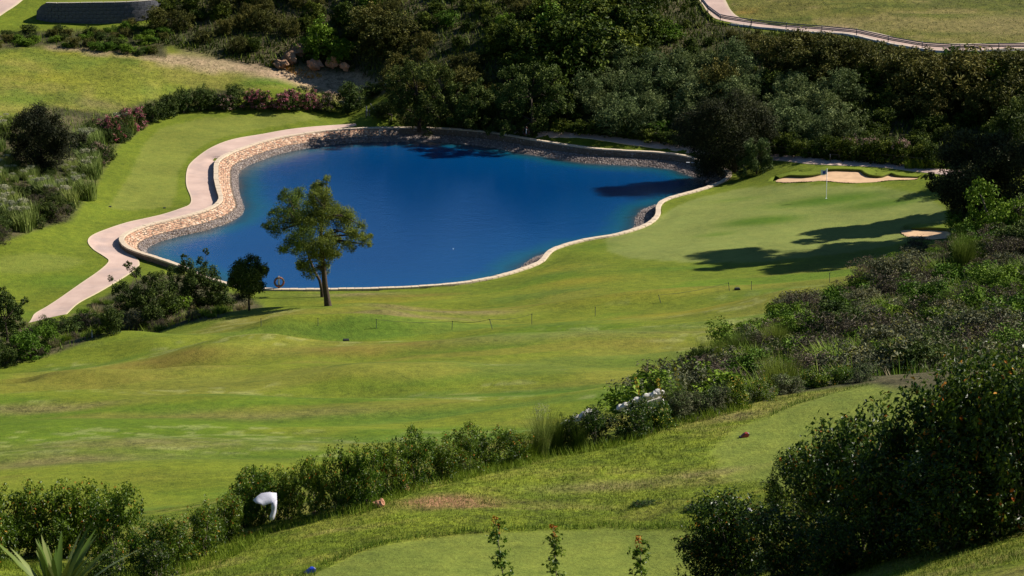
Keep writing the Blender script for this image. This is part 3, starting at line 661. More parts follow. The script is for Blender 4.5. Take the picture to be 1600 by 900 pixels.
# ------------------------------------------------------------------ bunkers
for (P, fw, bw), lab in zip(BK, ('front', 'side')):
    nm = 'bunker'
    x0, x1, y0, y1 = P[:, 0].min()-.2, P[:, 0].max()+.2, P[:, 1].min()-.2, P[:, 1].max()+.2
    bx, by = np.meshgrid(np.arange(x0, x1, .09), np.arange(y0, y1, .09)); bs = sdf(bx.ravel(), by.ravel(), P)
    dfr = dpoly(bx.ravel(), by.ravel(), fw, False); g = h0(bx.ravel(), by.ravel())
    zz = g+.02-.17*sstep(dfr/1.6)+.05*(fbm(bx.ravel(), by.ravel(), .8, 4, 3)-.5)
    ids = np.arange(bx.size).reshape(bx.shape); q = np.stack([ids[:-1, :-1], ids[:-1, 1:], ids[1:, 1:], ids[1:, :-1]], -1).reshape(-1, 4)
    q = q[(bs[q] > -.1).all(1)]; u_, inv = np.unique(q, return_inverse=True)
    tag(link(nm, fast_mesh('bunker_sand', np.stack([bx.ravel()[u_], by.ravel()[u_], zz[u_]], 1), [inv.reshape(q.shape)], [M['sand']], smooth_=True)), kind='structure')
    bl = smooth(resample(bw, .2), 2); gz = h0(bl[:, 0], bl[:, 1])
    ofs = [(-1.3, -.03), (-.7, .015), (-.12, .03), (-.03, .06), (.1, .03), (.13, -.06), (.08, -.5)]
    cen = P[:, :2].mean(0); tgn = np.gradient(bl[:, :2], axis=0); tgn /= np.linalg.norm(tgn, axis=1)[:, None]
    nn = np.stack([tgn[:, 1], -tgn[:, 0]], 1)
    if not inpoly(bl[:1, 0]*0+bl[len(bl)//2, 0]+nn[len(bl)//2, 0]*.3, bl[:1, 1]*0+bl[len(bl)//2, 1]+nn[len(bl)//2, 1]*.3, P)[0]: nn = -nn
    Vs = np.stack([np.c_[bl[:, :2]+nn*o, (h0(bl[:, 0]+nn[:, 0]*o, bl[:, 1]+nn[:, 1]*o) if o < -.05 else gz)+z] for o, z in ofs], 1); c = len(ofs)
    Q_ = np.array([[i*c+j, i*c+j+1, (i+1)*c+j+1, (i+1)*c+j] for i in range(len(bl)-1) for j in range(c-1)])
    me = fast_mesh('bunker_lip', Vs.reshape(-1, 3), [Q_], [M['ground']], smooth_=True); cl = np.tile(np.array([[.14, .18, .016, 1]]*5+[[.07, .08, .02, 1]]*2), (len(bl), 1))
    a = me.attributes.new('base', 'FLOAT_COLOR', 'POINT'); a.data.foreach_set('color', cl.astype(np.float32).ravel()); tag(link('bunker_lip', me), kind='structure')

# ------------------------------------------------------------------ terrace wall top left
tw = thing('terrace_wall', 'tall curved dark retaining wall under the raised lawn in the top left corner', 'retaining wall', TW[0])
tg = np.gradient(TW[:, :2], axis=0); tg /= np.linalg.norm(tg, axis=1)[:, None]; nb = np.stack([-tg[:, 1], tg[:, 0]], 1)
if nb[len(nb)//2, 1] < 0: nb = -nb
Wl = []
hgt = 1.75*np.clip(np.minimum(np.linspace(.55, 8, len(TW)), np.linspace(8, .3, len(TW))), 0, 1)
for o, z in ((0, -.5), (0, 0), (.0, 1.), (.16, 1.), (.2, 1.), (2.4, 1.)):
    Wl.append(np.c_[TW[:, :2]+nb*(o+.06*z), TW[:, 2]+np.where(z > 0, hgt*z, z)])
Wl = np.stack(Wl, 1); c = 6
Q_ = np.array([[i*c+j, i*c+j+1, (i+1)*c+j+1, (i+1)*c+j] for i in range(len(TW)-1) for j in range(c-2)])
tt_ = fast_mesh('turf_top', (Wl[:, 4:6]-TW[0]).reshape(-1, 3), [np.array([[2*i, 2*i+1, 2*i+3, 2*i+2] for i in range(len(TW)-1)])], [M['ground']])
a = tt_.attributes.new('base', 'FLOAT_COLOR', 'POINT'); a.data.foreach_set('color', np.tile([.14, .17, .02, 1], len(tt_.vertices)).astype(np.float32)); link('turf_top', tt_, tw)
link('wall_body', fast_mesh('wall_body', Wl.reshape(-1, 3)-TW[0], [Q_], [M['wallblock']]), tw)
cu = bme.copy(); cu.materials.clear(); cu.materials.append(M['wallblock'])
tw_r = resample(TW, .62)
for r_ in range(5):
    for i in range(len(tw_r)-1):
        a, b = tw_r[i], tw_r[i+1]; sft = .5*(r_ % 2); a2 = a*(1-sft)+b*sft; b2 = a2+(b-a)
        f = i/(len(tw_r)-1); hh = np.interp(f, np.linspace(0, 1, len(hgt)), hgt)
        z = .17+r_*.34
        if z+.17 > hh+.02: continue
        d = b2-a2; cc = (a2+b2)/2
        o = link('wall_block', cu, tw, (cc[0]-TW[0, 0]-.0, cc[1]-TW[0, 1], z)); o.rotation_euler = (0, 0, math.atan2(d[1], d[0])); o.scale = (.59, .07+random.uniform(0, .05), .32)
tc_ = resample(TW, 1.0)
ccm = bme.copy(); ccm.materials.clear(); ccm.materials.append(M['concrete'])
for i in range(len(tc_)-1):
    a, b = tc_[i], tc_[i+1]; f = i/(len(tc_)-1); hh = np.interp(f, np.linspace(0, 1, len(hgt)), hgt); d = b-a; cc = (a+b)/2
    if hh < 1.7: continue
    o = link('coping_slab', ccm, tw, (cc[0]-TW[0, 0], cc[1]-TW[0, 1]+.1, hh+.03)); o.rotation_euler = (0, 0, math.atan2(d[1], d[0])); o.scale = (.98, .26, .06)

# ------------------------------------------------------------------ plant meshes
def unit(v): return v/(np.linalg.norm(v, axis=-1, keepdims=True)+1e-9)
def leaves(pb, n, blobs, L, W, mat_=0, up=.35, out=.6, sub=12, subr=.36, seed=0, shell=.55, zmin=None, droop=0., tb=0., four=False, frac2=0., mat2=1):
    rs = np.random.RandomState(seed); B = np.asarray(blobs, float)
    if B.shape[1] == 4: B = np.c_[B, B[:, 3], B[:, 3]]
    w_ = (B[:, 3]*B[:, 4]*B[:, 5])**(.67); bi = rs.choice(len(B), n, p=w_/w_.sum())
    sd = rs.normal(size=(len(B), sub, 3)); sd[..., 2] = sd[..., 2]*.8+.25; sd = unit(sd)*rs.uniform(shell, 1, (len(B), sub, 1))
    si = rs.randint(0, sub, n); st_ = rs.normal(size=(len(B), sub))
    b = B[bi]; off = unit(rs.normal(size=(n, 3)))*rs.uniform(0, 1, (n, 1))**.45*subr*rs.uniform(.7, 1.3, (len(B), sub))[bi, si][:, None]
    rel = sd[bi, si]+off; p = b[:, :3]+rel*b[:, 3:]
    if zmin is not None: p[:, 2] = np.where(p[:, 2] < zmin, zmin+rs.uniform(0, .25, n)*b[:, 5], p[:, 2])
    nv = unit(out*unit(rel)+np.array([0, 0, up])+.55*rs.normal(size=(n, 3)))
    ax = unit(np.cross(nv, rs.normal(size=(n, 3)))); ax[:, 2] -= droop; ax = unit(ax); sdv = unit(np.cross(ax, nv)); nv = np.cross(sdv, ax)
    l = L*rs.uniform(.6, 1.3, (n, 1)); w = W*rs.uniform(.7, 1.3, (n, 1))
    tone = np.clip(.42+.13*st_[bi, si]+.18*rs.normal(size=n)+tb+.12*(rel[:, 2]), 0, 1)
    mi = np.where(rs.uniform(size=n) < frac2, mat2, mat_)
    if frac2:                                        # flowers / new tips sit on the outside, in patches
        okk = (np.linalg.norm(rel, axis=1) > .75) & (rel[:, 2] > -.3) & ((st_[bi, si] > -.2)); mi = np.where(okk & (rs.uniform(size=n) < frac2*3), mat2, mat_)
    V_ = np.stack([p-ax*l/2, p+sdv*w/2+nv*w*.18, p+ax*l/2-nv*l*.1, p-sdv*w/2+nv*w*.18], 1).reshape(-1, 3)
    Q_ = np.arange(n*4).reshape(n, 4)
    pb.Q.append(Q_+pb.n); pb.V.append(V_); pb.n += len(V_); pb.mq.append(mi); pb.tq.append(tone)
    return p
def blades(pb, n, rad, Hh, W, lean=.25, mat_=0, seed=0, lv=(0, 0), segs=3, tb=0., hv=.35):
    rs = np.random.RandomState(seed); a = rs.uniform(0, 2*math.pi, n); r_ = rad*np.sqrt(rs.uniform(0, 1, n))
    p = np.stack([r_*np.cos(a), r_*np.sin(a), np.zeros(n)], 1); d = np.stack([np.cos(a), np.sin(a), np.zeros(n)], 1)*rs.uniform(.2, 1, (n, 1))*lean+rs.normal(size=(n, 3))*[lean*.5, lean*.5, 0]+np.array([lv[0], lv[1], 0])
    h = Hh*rs.uniform(1-hv, 1+hv*.6, (n, 1)); wv = unit(np.cross(unit(d+[0, 0, 1e-3]), [0, 0, 1])+.5*rs.normal(size=(n, 3))*[1, 1, 0])
    rows = []
    for k_ in range(segs+1):
        f = k_/segs; c = p+np.array([0, 0, 1])*h*(f-.15*f*f*np.linalg.norm(d, axis=1, keepdims=True))+d*h*f*f
        ww = W*(1-f**1.6)*.5*(.6+1.2*f*(1-f)*2)
        rows += [c-wv*ww, c+wv*ww]
    V_ = np.stack(rows, 1).reshape(-1, 3); m_ = 2*(segs+1); b = np.arange(n)[:, None]*m_
    Q_ = np.concatenate([np.concatenate([b+2*k_, b+2*k_+1, b+2*k_+3, b+2*k_+2], 1) for k_ in range(segs)])
    tone = np.tile(np.clip(.5+.2*rs.normal(size=n)+tb, 0, 1), segs)
    pb.quads(V_, Q_, mat_, tone)
def bushblobs(r, h, n, seed, flat=.8):
    rs = np.random.RandomState(seed); out = []
    for i in range(n):
        a = rs.uniform(0, 6.28); q = r*.62*math.sqrt(rs.uniform(0, 1)); z = h*rs.uniform(.3, .78)
        rr = r*rs.uniform(.34, .56); out.append((q*math.cos(a), q*math.sin(a), z, rr, rr, min(z, h*rs.uniform(.24, .36))))
    for i in range(4): a = i*1.57+rs.uniform(0, 1); out.append((r*.45*math.cos(a), r*.45*math.sin(a), h*.2, r*.42, r*.42, h*.22))
    return out
def stems(pb, blobs, m=1, r0=.04, n=7, base=(0, 0, 0), seed=0):
    rs = np.random.RandomState(seed)
    for b in list(blobs)[:n]:
        b0 = np.array(base)+rs.normal(size=3)*[.08, .08, 0]*r0*25; t_ = np.array(b[:3])+[0, 0, .2*b[3]]
        mid = (b0+t_)/2+rs.normal(size=3)*.08*np.linalg.norm(t_-b0)
        pb.tube([b0, mid, t_], [r0, r0*.7, r0*.25], m, .5, 5)

KIND = {}
def bush_kind(key, nvar, mats, r, h, nleaf, L, W, nb=9, stemr=.04, **kw):
    KIND[key] = []
    for v in range(nvar):
        bl = bushblobs(r, h, nb, hash_(key)+v*13); pl = PB(); leaves(pl, nleaf, bl, L, W, seed=hash_(key)+v, zmin=.05, **kw)
        ps = PB(); stems(ps, bl, 0, stemr, 6, seed=v)
        KIND[key].append((pl.mesh(key+'_foliage', mats), ps.mesh(key+'_stems', [M['twig']], True), h, r))
def hash_(s): return sum((i+1)*ord(c_) for i, c_ in enumerate(s)) % 9973
bush_kind('scrub', 4, [M['scrub']], 1.6, 2.4, 3600, .2, .1, out=.7)
bush_kind('scrub_olive', 3, [M['scrub_olive']], 1.5, 2.2, 3600, .17, .07)
bush_kind('scrub_light', 2, [M['scrub_light']], 1.4, 2.0, 3200, .18, .09)
bush_kind('olive', 4, [M['olive']], 1.7, 2.8, 4800, .2, .06, nb=12, out=.4)
bush_kind('laurel', 3, [M['laurel']], 2.2, 4.2, 9000, .24, .1, nb=16, up=.1)
bush_kind('oleander', 3, [M['laurel'], M['pink']], 1.2, 1.7, 3600, .17, .06, nb=9, frac2=.28, mat2=1)
bush_kind('oleander_pale', 2, [M['laurel'], M['palepink']], 1.3, 1.7, 3200, .17, .06, nb=9, frac2=.25, mat2=1)
bush_kind('drybush', 3, [M['dry'], M['scrub_olive']], 1.0, 1.2, 3400, .1, .03, nb=9, frac2=.1, mat2=1)
bush_kind('greybush', 3, [M['grey'], M['scrub_olive']], 1.0, 1.2, 3800, .085, .035, nb=9, frac2=.15, mat2=1)
bush_kind('greenbush', 3, [M['scrub_light']], .9, 1.1, 3600, .09, .045, nb=9)
bush_kind('darkbush', 3, [M['laurel']], 1.2, 1.8, 5200, .12, .06, nb=11)
bush_kind('hedge', 4, [M['hedge'], M['redtip']], .62, 1.0, 5200, .052, .027, nb=11, frac2=.03, mat2=1, stemr=.015, sub=16, subr=.3)
bush_kind('hedgedark', 2, [M['fore'], M['dry']], .6, .85, 4600, .05, .026, nb=10, frac2=.05, mat2=1, stemr=.015, sub=16, subr=.3)
bush_kind('flowerbush', 2, [M['hedge'], M['yellow']], .5, .75, 4200, .05, .028, nb=9, frac2=.06, mat2=1, stemr=.015)
bush_kind('whiteleaf', 2, [M['grey'], M['olive']], .55, .7, 3400, .06, .022, nb=9, frac2=.3, mat2=1, stemr=.012)
bush_kind('fore', 3, [M['fore'], M['redtip']], .85, 1.7, 6800, .068, .038, nb=18, frac2=.03, mat2=1, stemr=.02, sub=18, subr=.3)
def grass_kind(key, nvar, f, h):
    KIND[key] = []
    for v in range(nvar): pb, mats = f(v); KIND[key].append((pb.mesh(key+'_blades', mats), None, h, 1.0))
def f_reed(v):
    pb = PB(); blades(pb, 260, .9, 1.7, .07, .3, 0, 100+v, (-.22, .05)); blades(pb, 60, .9, 2.1, .035, .2, 0, 130+v, (-.3, .05))
    rs = np.random.RandomState(v); 
    leaves(pb, 330, [(-.35+.5*rs.uniform(-1, 1), .5*rs.uniform(-1, 1), 1.75, .16) for _ in range(14)], .22, .05, 1, seed=v, droop=-.6); return pb, [M['reed'], M['plume']]
grass_kind('reed', 3, f_reed, 2.0)
def f_weed(v):
    pb = PB(); blades(pb, 300, .6, .62, .03, .55, 0, 200+v); leaves(pb, 500, [(.5*math.cos(a), .5*math.sin(a), .25, .3) for a in range(6)], .07, .03, 0, seed=v); return pb, [M['weed']]
grass_kind('tallweed', 3, f_weed, .9)
def f_straw(v):
    pb = PB(); blades(pb, 200, .5, .8, .02, .4, 0, 300+v); blades(pb, 60, .5, .6, .03, .4, 1, 320+v); return pb, [M['strawblade'], M['weed']]
grass_kind('straw', 3, f_straw, .8)
def f_broom(v):
    pb = PB(); blades(pb, 900, .35, 1.3, .014, .28, 0, 400+v, segs=3, hv=.5); return pb, [M['broom']]
grass_kind('broom', 3, f_broom, 1.3)
def f_fennel(v):
    pb = PB(); blades(pb, 620, .28, 1.2, .008, .5, 0, 450+v, segs=3, hv=.5); leaves(pb, 300, [(.2*math.cos(a), .2*math.sin(a), 1.1, .2) for a in range(6)], .05, .012, 1, seed=v); return pb, [M['reed'], M['plume']]
grass_kind('fennel', 2, f_fennel, 1.3)

def plant(kind, loc, h, label, cat='bush', name=None, group=None, parts=True, wide=1.0, rz=None, var=None):
    v = KIND[kind][random.randrange(len(KIND[kind])) if var is None else var]; s_ = h/v[2]; rz = random.uniform(0, 6.28) if rz is None else rz
    if kind in ('reed',): rz = random.uniform(-.5, .5)
    name = name or kind
    if parts and v[1] is not None:
        r_ = thing(name, label, cat, loc, rz, group); r_.scale = (s_*wide, s_*wide, s_)
        link('foliage', v[0], r_); link('stems', v[1], r_); return r_
    o = link(name, v[0], None, loc, rz, (s_*wide, s_*wide, s_)); return tag(o, label, cat, group)
def P(u, v): return hit(u, v)
def pxm(loc): return F/np.linalg.norm(loc-np.array([0, 0, CAMZ]))     # pixels per metre there
def putpx(kind, u, v, hpx, label, wpx=None, **k):
    l = P(u, v); l[2] = float(height(l[:1], l[1:2])[0]); s_ = pxm(l); h = hpx/s_/math.cos(PITCH)
    wide = 1.0
    if wpx: wide = (wpx/2/s_)/(KIND[kind][0][3]*h/KIND[kind][0][2])
    return plant(kind, l-[0, 0, .08], h, label, wide=wide, **k)

LMH = [(70,20,'the terrace wall'),(300,50,'the meadow edge'),(455,80,'the bare earth face'),(510,100,'the reddish boulders'),(655,130,'the broad tree'),(735,160,'the lower leafy tree'),(832,140,'the rounded tree'),(870,80,'the bright round bush'),(650,20,'the top edge'),
 (1040,60,'the upper path bend'),(1125,165,'the wide olive tree'),(960,170,'the shaded island lawn'),(1300,70,'the top right railing'),(1345,240,'the pink bushes'),(1500,240,'the big dark tree'),(1480,130,'the dead bush'),(1580,110,'the right edge'),(1230,170,'the rear bunker path')]
LMB = [(1050,600,'the feathery corner shrub'),(1200,590,'the upper tee edge'),(1350,590,'the end of the tee'),(1170,540,'the fairway corner'),(1290,470,'the fairway edge'),(1350,440,'the orange dry tuft'),(1400,450,'the large grey bush'),(1505,420,'the round feathery bush'),(1560,350,'the big dark tree'),(1450,500,'the middle of the bank'),(1550,520,'the glossy shrubs'),(1400,540,'the broad weedy slope'),(1590,440,'the right edge')]
LMR = [(65,225,'the dark rounded bush'),(175,215,'the marker post'),(150,300,'the lawn edge'),(30,300,'the left edge'),(90,340,'the lower lawn end'),(200,200,'the pink bushes'),(60,380,'the lower left tip'),(110,270,'the reed bed middle')]
def place_words(u, v, LM, h, mid):
    k_ = min(LM, key=lambda q: (q[0]-u)**2+((q[1]-v)*1.6)**2); du, dv = u-k_[0], v-k_[1]
    rel = ('left of' if du < 0 else 'right of') if abs(du) > abs(dv)*1.3 else ('above' if dv < 0 else 'below')
    far_ = 'just ' if du*du+dv*dv < 30**2 else 'well '
    return ('tall' if h > mid*1.2 else 'low' if h < mid*.8 else 'middling'), far_+rel+' '+k_[2]
def scatter(poly, spacing, choose, n_max, seed, jit=.9, avoid=None):
    rs = random.Random(seed); Pp = POLY[poly] if isinstance(poly, str) else poly
    x0, y0 = Pp.min(0); x1, y1 = Pp.max(0); out = []
    x = x0
    while x < x1:
        y = y0
        while y < y1:
            px, py = x+rs.uniform(-.5, .5)*spacing*jit, y+rs.uniform(-.5, .5)*spacing*jit
            if inpoly(np.array([px]), np.array([py]), Pp)[0] and abs(px) < .1925*py+3: out.append((px, py))
            y += spacing
        x += spacing
    rs.shuffle(out); out = out[:n_max]
    for px, py in out:
        z = float(height(np.array([px]), np.array([py]))[0]); p = np.array([px, py, z])
        pu, pv = float(uof(p)), float(vof(p)); choose(rs, p, pu, pv)
    return len(out)

# ---- trees with trunk and crown
def tree(name, label, base_uv, lobes, trunk_px, nleaf, L, W, lm, depth=1.4, sub=12, subr=.34, tr=.2, droop=.2, seed=0, cat='tree', group=None, extra=None, up=.2, tb=0, fl=None):
    b = P(*base_uv); b[2] = float(height(b[:1], b[1:2], False)[0]); s_ = pxm(b); rs = np.random.RandomState(seed)
    def loc(u, v, dy=0): return np.array([(u-base_uv[0])/s_, dy, (base_uv[1]-v)/s_/math.cos(PITCH)])
    r_ = thing(name, label, cat, b-[0, 0, .05], 0, group)
    B = []
    for (u, v, rr) in lobes:
        q = loc(u, v, rs.uniform(-1, 1)*depth); B.append((*q, rr/s_))
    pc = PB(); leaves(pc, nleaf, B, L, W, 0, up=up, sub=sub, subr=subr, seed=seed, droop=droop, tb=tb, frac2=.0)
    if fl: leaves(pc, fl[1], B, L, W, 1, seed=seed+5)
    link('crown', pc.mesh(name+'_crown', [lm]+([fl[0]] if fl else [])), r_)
    pt = PB(); tp = np.array([loc(u, v) for u, v in trunk_px]); nT = len(tp)
    pt.tube(tp-[[0, 0, .1]]+0*tp, np.linspace(tr, tr*.45, nT)*np.r_[1.25, np.ones(nT-1)], 0, .5, 9)
    pl = PB()
    for k_, q in enumerate(B):
        q = np.array(q[:3]); j = min(nT-1, max(nT//2, int(np.argmin(np.linalg.norm(tp-q, axis=1))))); a = tp[j]
        mid = (a+q)/2+rs.normal(size=3)*.12*np.linalg.norm(q-a)+[0, 0, .1*np.linalg.norm(q-a)]
        pl.tube([a, mid, q], [tr*.42, tr*.26, tr*.08], 0, .5, 5)
        for _ in range(3):
            e = q+unit(rs.normal(size=3))*B[k_][3]*.8; pl.tube([q, e], [tr*.08, tr*.03], 0, .5, 4)
    link('trunk', pt.mesh(name+'_trunk', [M['bark']], True), r_); link('limbs', pl.mesh(name+'_limbs', [M['bark']], True), r_)
    return r_
tree('poplar_tree', 'tall open tree with leaning trunk standing alone before the blue pond, nearest of two stems', (513, 478),
     [(505,305,20),(497,322,20),(487,340,22),(512,330,22),(520,350,24),(540,352,20),(558,362,16),(572,368,11),(548,376,11),(528,380,14),(505,372,24),(490,395,20),(510,405,16),(486,420,13),(505,424,12),(520,395,14),(479,408,12),(502,292,10),(580,366,6),(576,380,7),(566,348,8),(512,284,7),(545,340,8),(494,300,8)],
     [(513,480),(511,462),(508,440),(507,422),(505,400),(503,370),(505,340)], 30000, .125, .045, M['tree'], 1.3, tr=.21, seed=3, sub=18, subr=.5, tb=.06)
tree('poplar_tree', 'darker leaning tree just behind the tall one, reaching left over the pond edge', (504, 464),
     [(455,310,16),(466,320,16),(440,332,13),(452,340,20),(430,352,12),(422,358,8),(440,362,14),(470,345,22),(468,372,18),(480,362,16),(452,378,14),(463,396,10),(474,388,12),(484,318,10),(470,305,9),(446,305,8),(416,352,6),(450,298,6),(470,414,9),(428,335,7),(445,390,8)],
     [(504,466),(503,450),(500,435),(492,420),(486,405),(478,380),(470,350)], 17000, .125, .045, M['tree'], 1.3, tr=.12, seed=5, sub=18, subr=.5)
tree('small_round_tree', 'small round dark tree on a thin bare stem beside the pond curb', (390, 485),
     [(388,432,20),(372,428,13),(405,428,14),(380,418,14),(396,415,13),(366,440,10),(412,420,9),(390,445,16),(404,441,12),(376,445,12)],
     [(390,487),(389,470),(390,455),(390,440)], 15000, .12, .06, M['laurel'], .5, tr=.07, seed=7, tb=.04, sub=18, subr=.5)
tree('spreading_bush', 'large dark spreading bush, right of the pair covering the path bend', (310, 488),
     [(310,440,26),(290,430,18),(325,425,16),(335,445,18),(348,452,12),(295,410,12),(318,408,9),(280,455,20),(300,468,22),(330,468,18),(292,396,5),(322,398,5),(270,435,12),(350,440,8)],
     [(310,490),(308,470),(306,450)], 15000, .12, .065, M['laurel'], 1.2, tr=.09, seed=9, cat='bush', subr=.4)
tree('spreading_bush', 'ragged dark bush with loose twigs, left of the pair covering the path bend', (228, 508),
     [(228,460,24),(205,455,18),(190,445,12),(250,450,22),(262,465,20),(215,480,24),(240,488,24),(195,470,14),(210,432,10),(180,458,8),(200,418,7),(240,430,12),(172,440,5),(270,488,16),(222,418,6)],
     [(228,510),(228,490),(226,470)], 15000, .12, .065, M['laurel'], 1.2, tr=.09, seed=11, cat='bush', subr=.4)
tree('spreading_bush', 'dark loose bush at the left edge below the end of the path', (12, 540),
     [(10,480,22),(28,475,12),(0,500,24),(22,505,18),(36,478,7),(-10,470,20),(5,460,12),(14,525,18),(38,470,4)],
     [(12,542),(12,520),(10,500)], 9000, .12, .065, M['laurel'], 1.2, tr=.08, seed=13, cat='bush', subr=.4)
for i, (u, v, hp, wp, kd, lb) in enumerate([(50,558,42,80,'greenbush','bright green bush at the left edge of the fairway'),(80,540,36,60,'greenbush','low green bush right of the bright one on the left fairway edge'),(8,572,38,50,'darkbush','low dark bush in the left corner of the fairway rough'),
  (104,528,34,60,'darkbush','low dark bush at the foot of the pink path'),(75,520,25,40,'darkbush','small dark bush hiding the end of the pink path'),(145,520,32,55,'drybush','brownish dry bush below the pink path'),(170,522,42,55,'darkbush','dark bush left of the ragged pair at the path bend'),
  (275,500,36,60,'greenbush','small green bush in front of the two spreading bushes'),(345,486,30,50,'darkbush','low dark bush between the spreading bushes and the small round tree'),(200,515,36,50,'greybush','grey green bush at the left foot of the ragged bush'),(128,500,20,40,'greenbush','tiny green bush on the grass beside the pink path')]):
    putpx(kd, u, v, hp, lb, wp, name='low_bush')
# far trees behind the pond
tree('broad_tree', 'dense broad leafy tree behind the far left bank of the pond', (655, 203),
     [(650,140,34),(625,125,22),(660,112,22),(690,130,26),(625,155,22),(640,170,28),(675,165,30),(612,128,8),(640,105,14),(700,160,20),(610,180,18),(660,188,22),(690,190,20),(630,192,16)],
     [(655,205),(655,180),(652,150)], 15000, .22, .09, M['laurel'], 1.6, tr=.16, seed=15, up=.2, tb=.08)
tree('broad_tree', 'lower leafy tree in the middle of the row behind the pond', (735, 203),
     [(735,160,26),(715,145,18),(750,150,20),(725,180,26),(755,180,22),(745,135,12),(765,165,16),(740,195,20),(770,192,16)],
     [(735,205),(735,185),(735,165)], 10000, .22, .09, M['laurel'], 1.4, tr=.14, seed=17, up=.2, tb=.04)
tree('broad_tree', 'tall rounded leafy tree directly behind the far life ring', (832, 210),
     [(830,140,34),(800,125,22),(860,125,24),(835,110,20),(795,155,24),(870,150,22),(830,175,30),(800,185,22),(860,182,24),(780,140,12),(890,165,14),(845,195,20),(815,200,16),(790,195,14)],
     [(832,212),(832,185),(830,150)], 15000, .22, .09, M['laurel'], 1.6, tr=.16, seed=19, up=.2, tb=.08)
tree('wide_olive_tree', 'very wide dark olive tree overhanging the right end of the pond', (1150, 266),
     [(1130,185,40),(1090,190,30),(1170,190,34),(1110,165,24),(1150,160,24),(1070,205,22),(1060,190,14),(1195,200,22),(1120,215,36),(1080,222,20),(1160,225,32),(1140,248,30),(1110,245,26),(1190,180,14),(1180,170,12),(1205,215,12),(1100,262,18),(1135,268,18)],
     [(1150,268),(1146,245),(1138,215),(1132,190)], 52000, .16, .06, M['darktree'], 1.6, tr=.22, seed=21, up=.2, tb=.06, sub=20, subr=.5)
tree('willow_leaf_bush', 'pale long leaved bush at the foot of the wide olive tree', (1182, 272),
     [(1182,245,20),(1165,255,16),(1198,250,14),(1175,230,14),(1192,228,12),(1200,262,10),(1160,268,10),(1182,262,16)], [(1182,273),(1182,262),(1182,250)], 5200, .3, .06, M['olive'], .7, tr=.06, seed=23, droop=.9, cat='bush')
tree('dark_tree', 'big dark leafy tree standing right of the putting green', (1500, 378),
     [(1510,245,34),(1480,255,24),(1540,240,30),(1470,285,20),(1455,290,12),(1500,285,34),(1540,280,36),(1575,255,34),(1560,225,18),(1500,220,16),(1515,325,32),(1480,305,16),(1550,320,34),(1590,300,34),(1525,355,26),(1450,278,8),(1600,240,26),(1510,375,20),(1560,350,28)],
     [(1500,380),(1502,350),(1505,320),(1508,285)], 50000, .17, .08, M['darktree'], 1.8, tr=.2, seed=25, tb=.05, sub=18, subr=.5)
tree('dark_tree', 'dark leafy tree behind the big one at the right edge', (1590, 275),
     [(1580,200,30),(1600,180,24),(1560,215,20),(1610,230,34),(1575,235,28),(1620,200,30)], [(1590,277),(1590,250),(1590,225)], 16000, .18, .09, M['laurel'], 1.8, tr=.18, seed=27, subr=.5)
# tall trees just outside the frame whose shade falls over the green
def shade_tree(x, y, h, r, seed, label):
    z = float(h0(x, y)); rs = np.random.RandomState(seed); t_ = thing('tall_tree', label, 'tree', (x, y, z-.1))
    B = [(r*.6*rs.uniform(-1, 1), r*.6*rs.uniform(-1, 1), h*rs.uniform(.45, .93), r*rs.uniform(.25, .42)) for _ in range(16)]
    pc = PB(); leaves(pc, 26000, B, .36, .16, 0, seed=seed, droop=.3); link('crown', pc.mesh('tall_crown', [M['darktree']]), t_)
    pt = PB(); pt.tube([(0, 0, -.2), (.2, .1, h*.3), (0, .3, h*.6), (.1, 0, h*.9)], [.4, .33, .2, .06], 0, .5, 9)
    for b in B: pt.tube([(0, .1, h*rs.uniform(.25, .55)), b[:3]], [.12, .04], 0, .5, 5)
    link('trunk', pt.mesh('tall_trunk', [M['bark']], True), t_)
shade_tree(41.5, 189.5, 20.5, 4.3, 31, 'tall tree just beyond the right edge of the view, shading the green')
shade_tree(40.5, 195.0, 13.5, 3.8, 33, 'shorter tall tree beyond the right edge behind the side bunker')
shade_tree(39.8, 187.5, 12.5, 3.6, 37, 'middling tall tree beyond the right edge, level with the side bunker')
shade_tree(39.0, 184.0, 9.5, 3.2, 39, 'lowest tall tree beyond the right edge above the side bunker')
shade_tree(43.0, 186.0, 18.5, 4.3, 35, 'tallest tree beyond the right edge of the view')

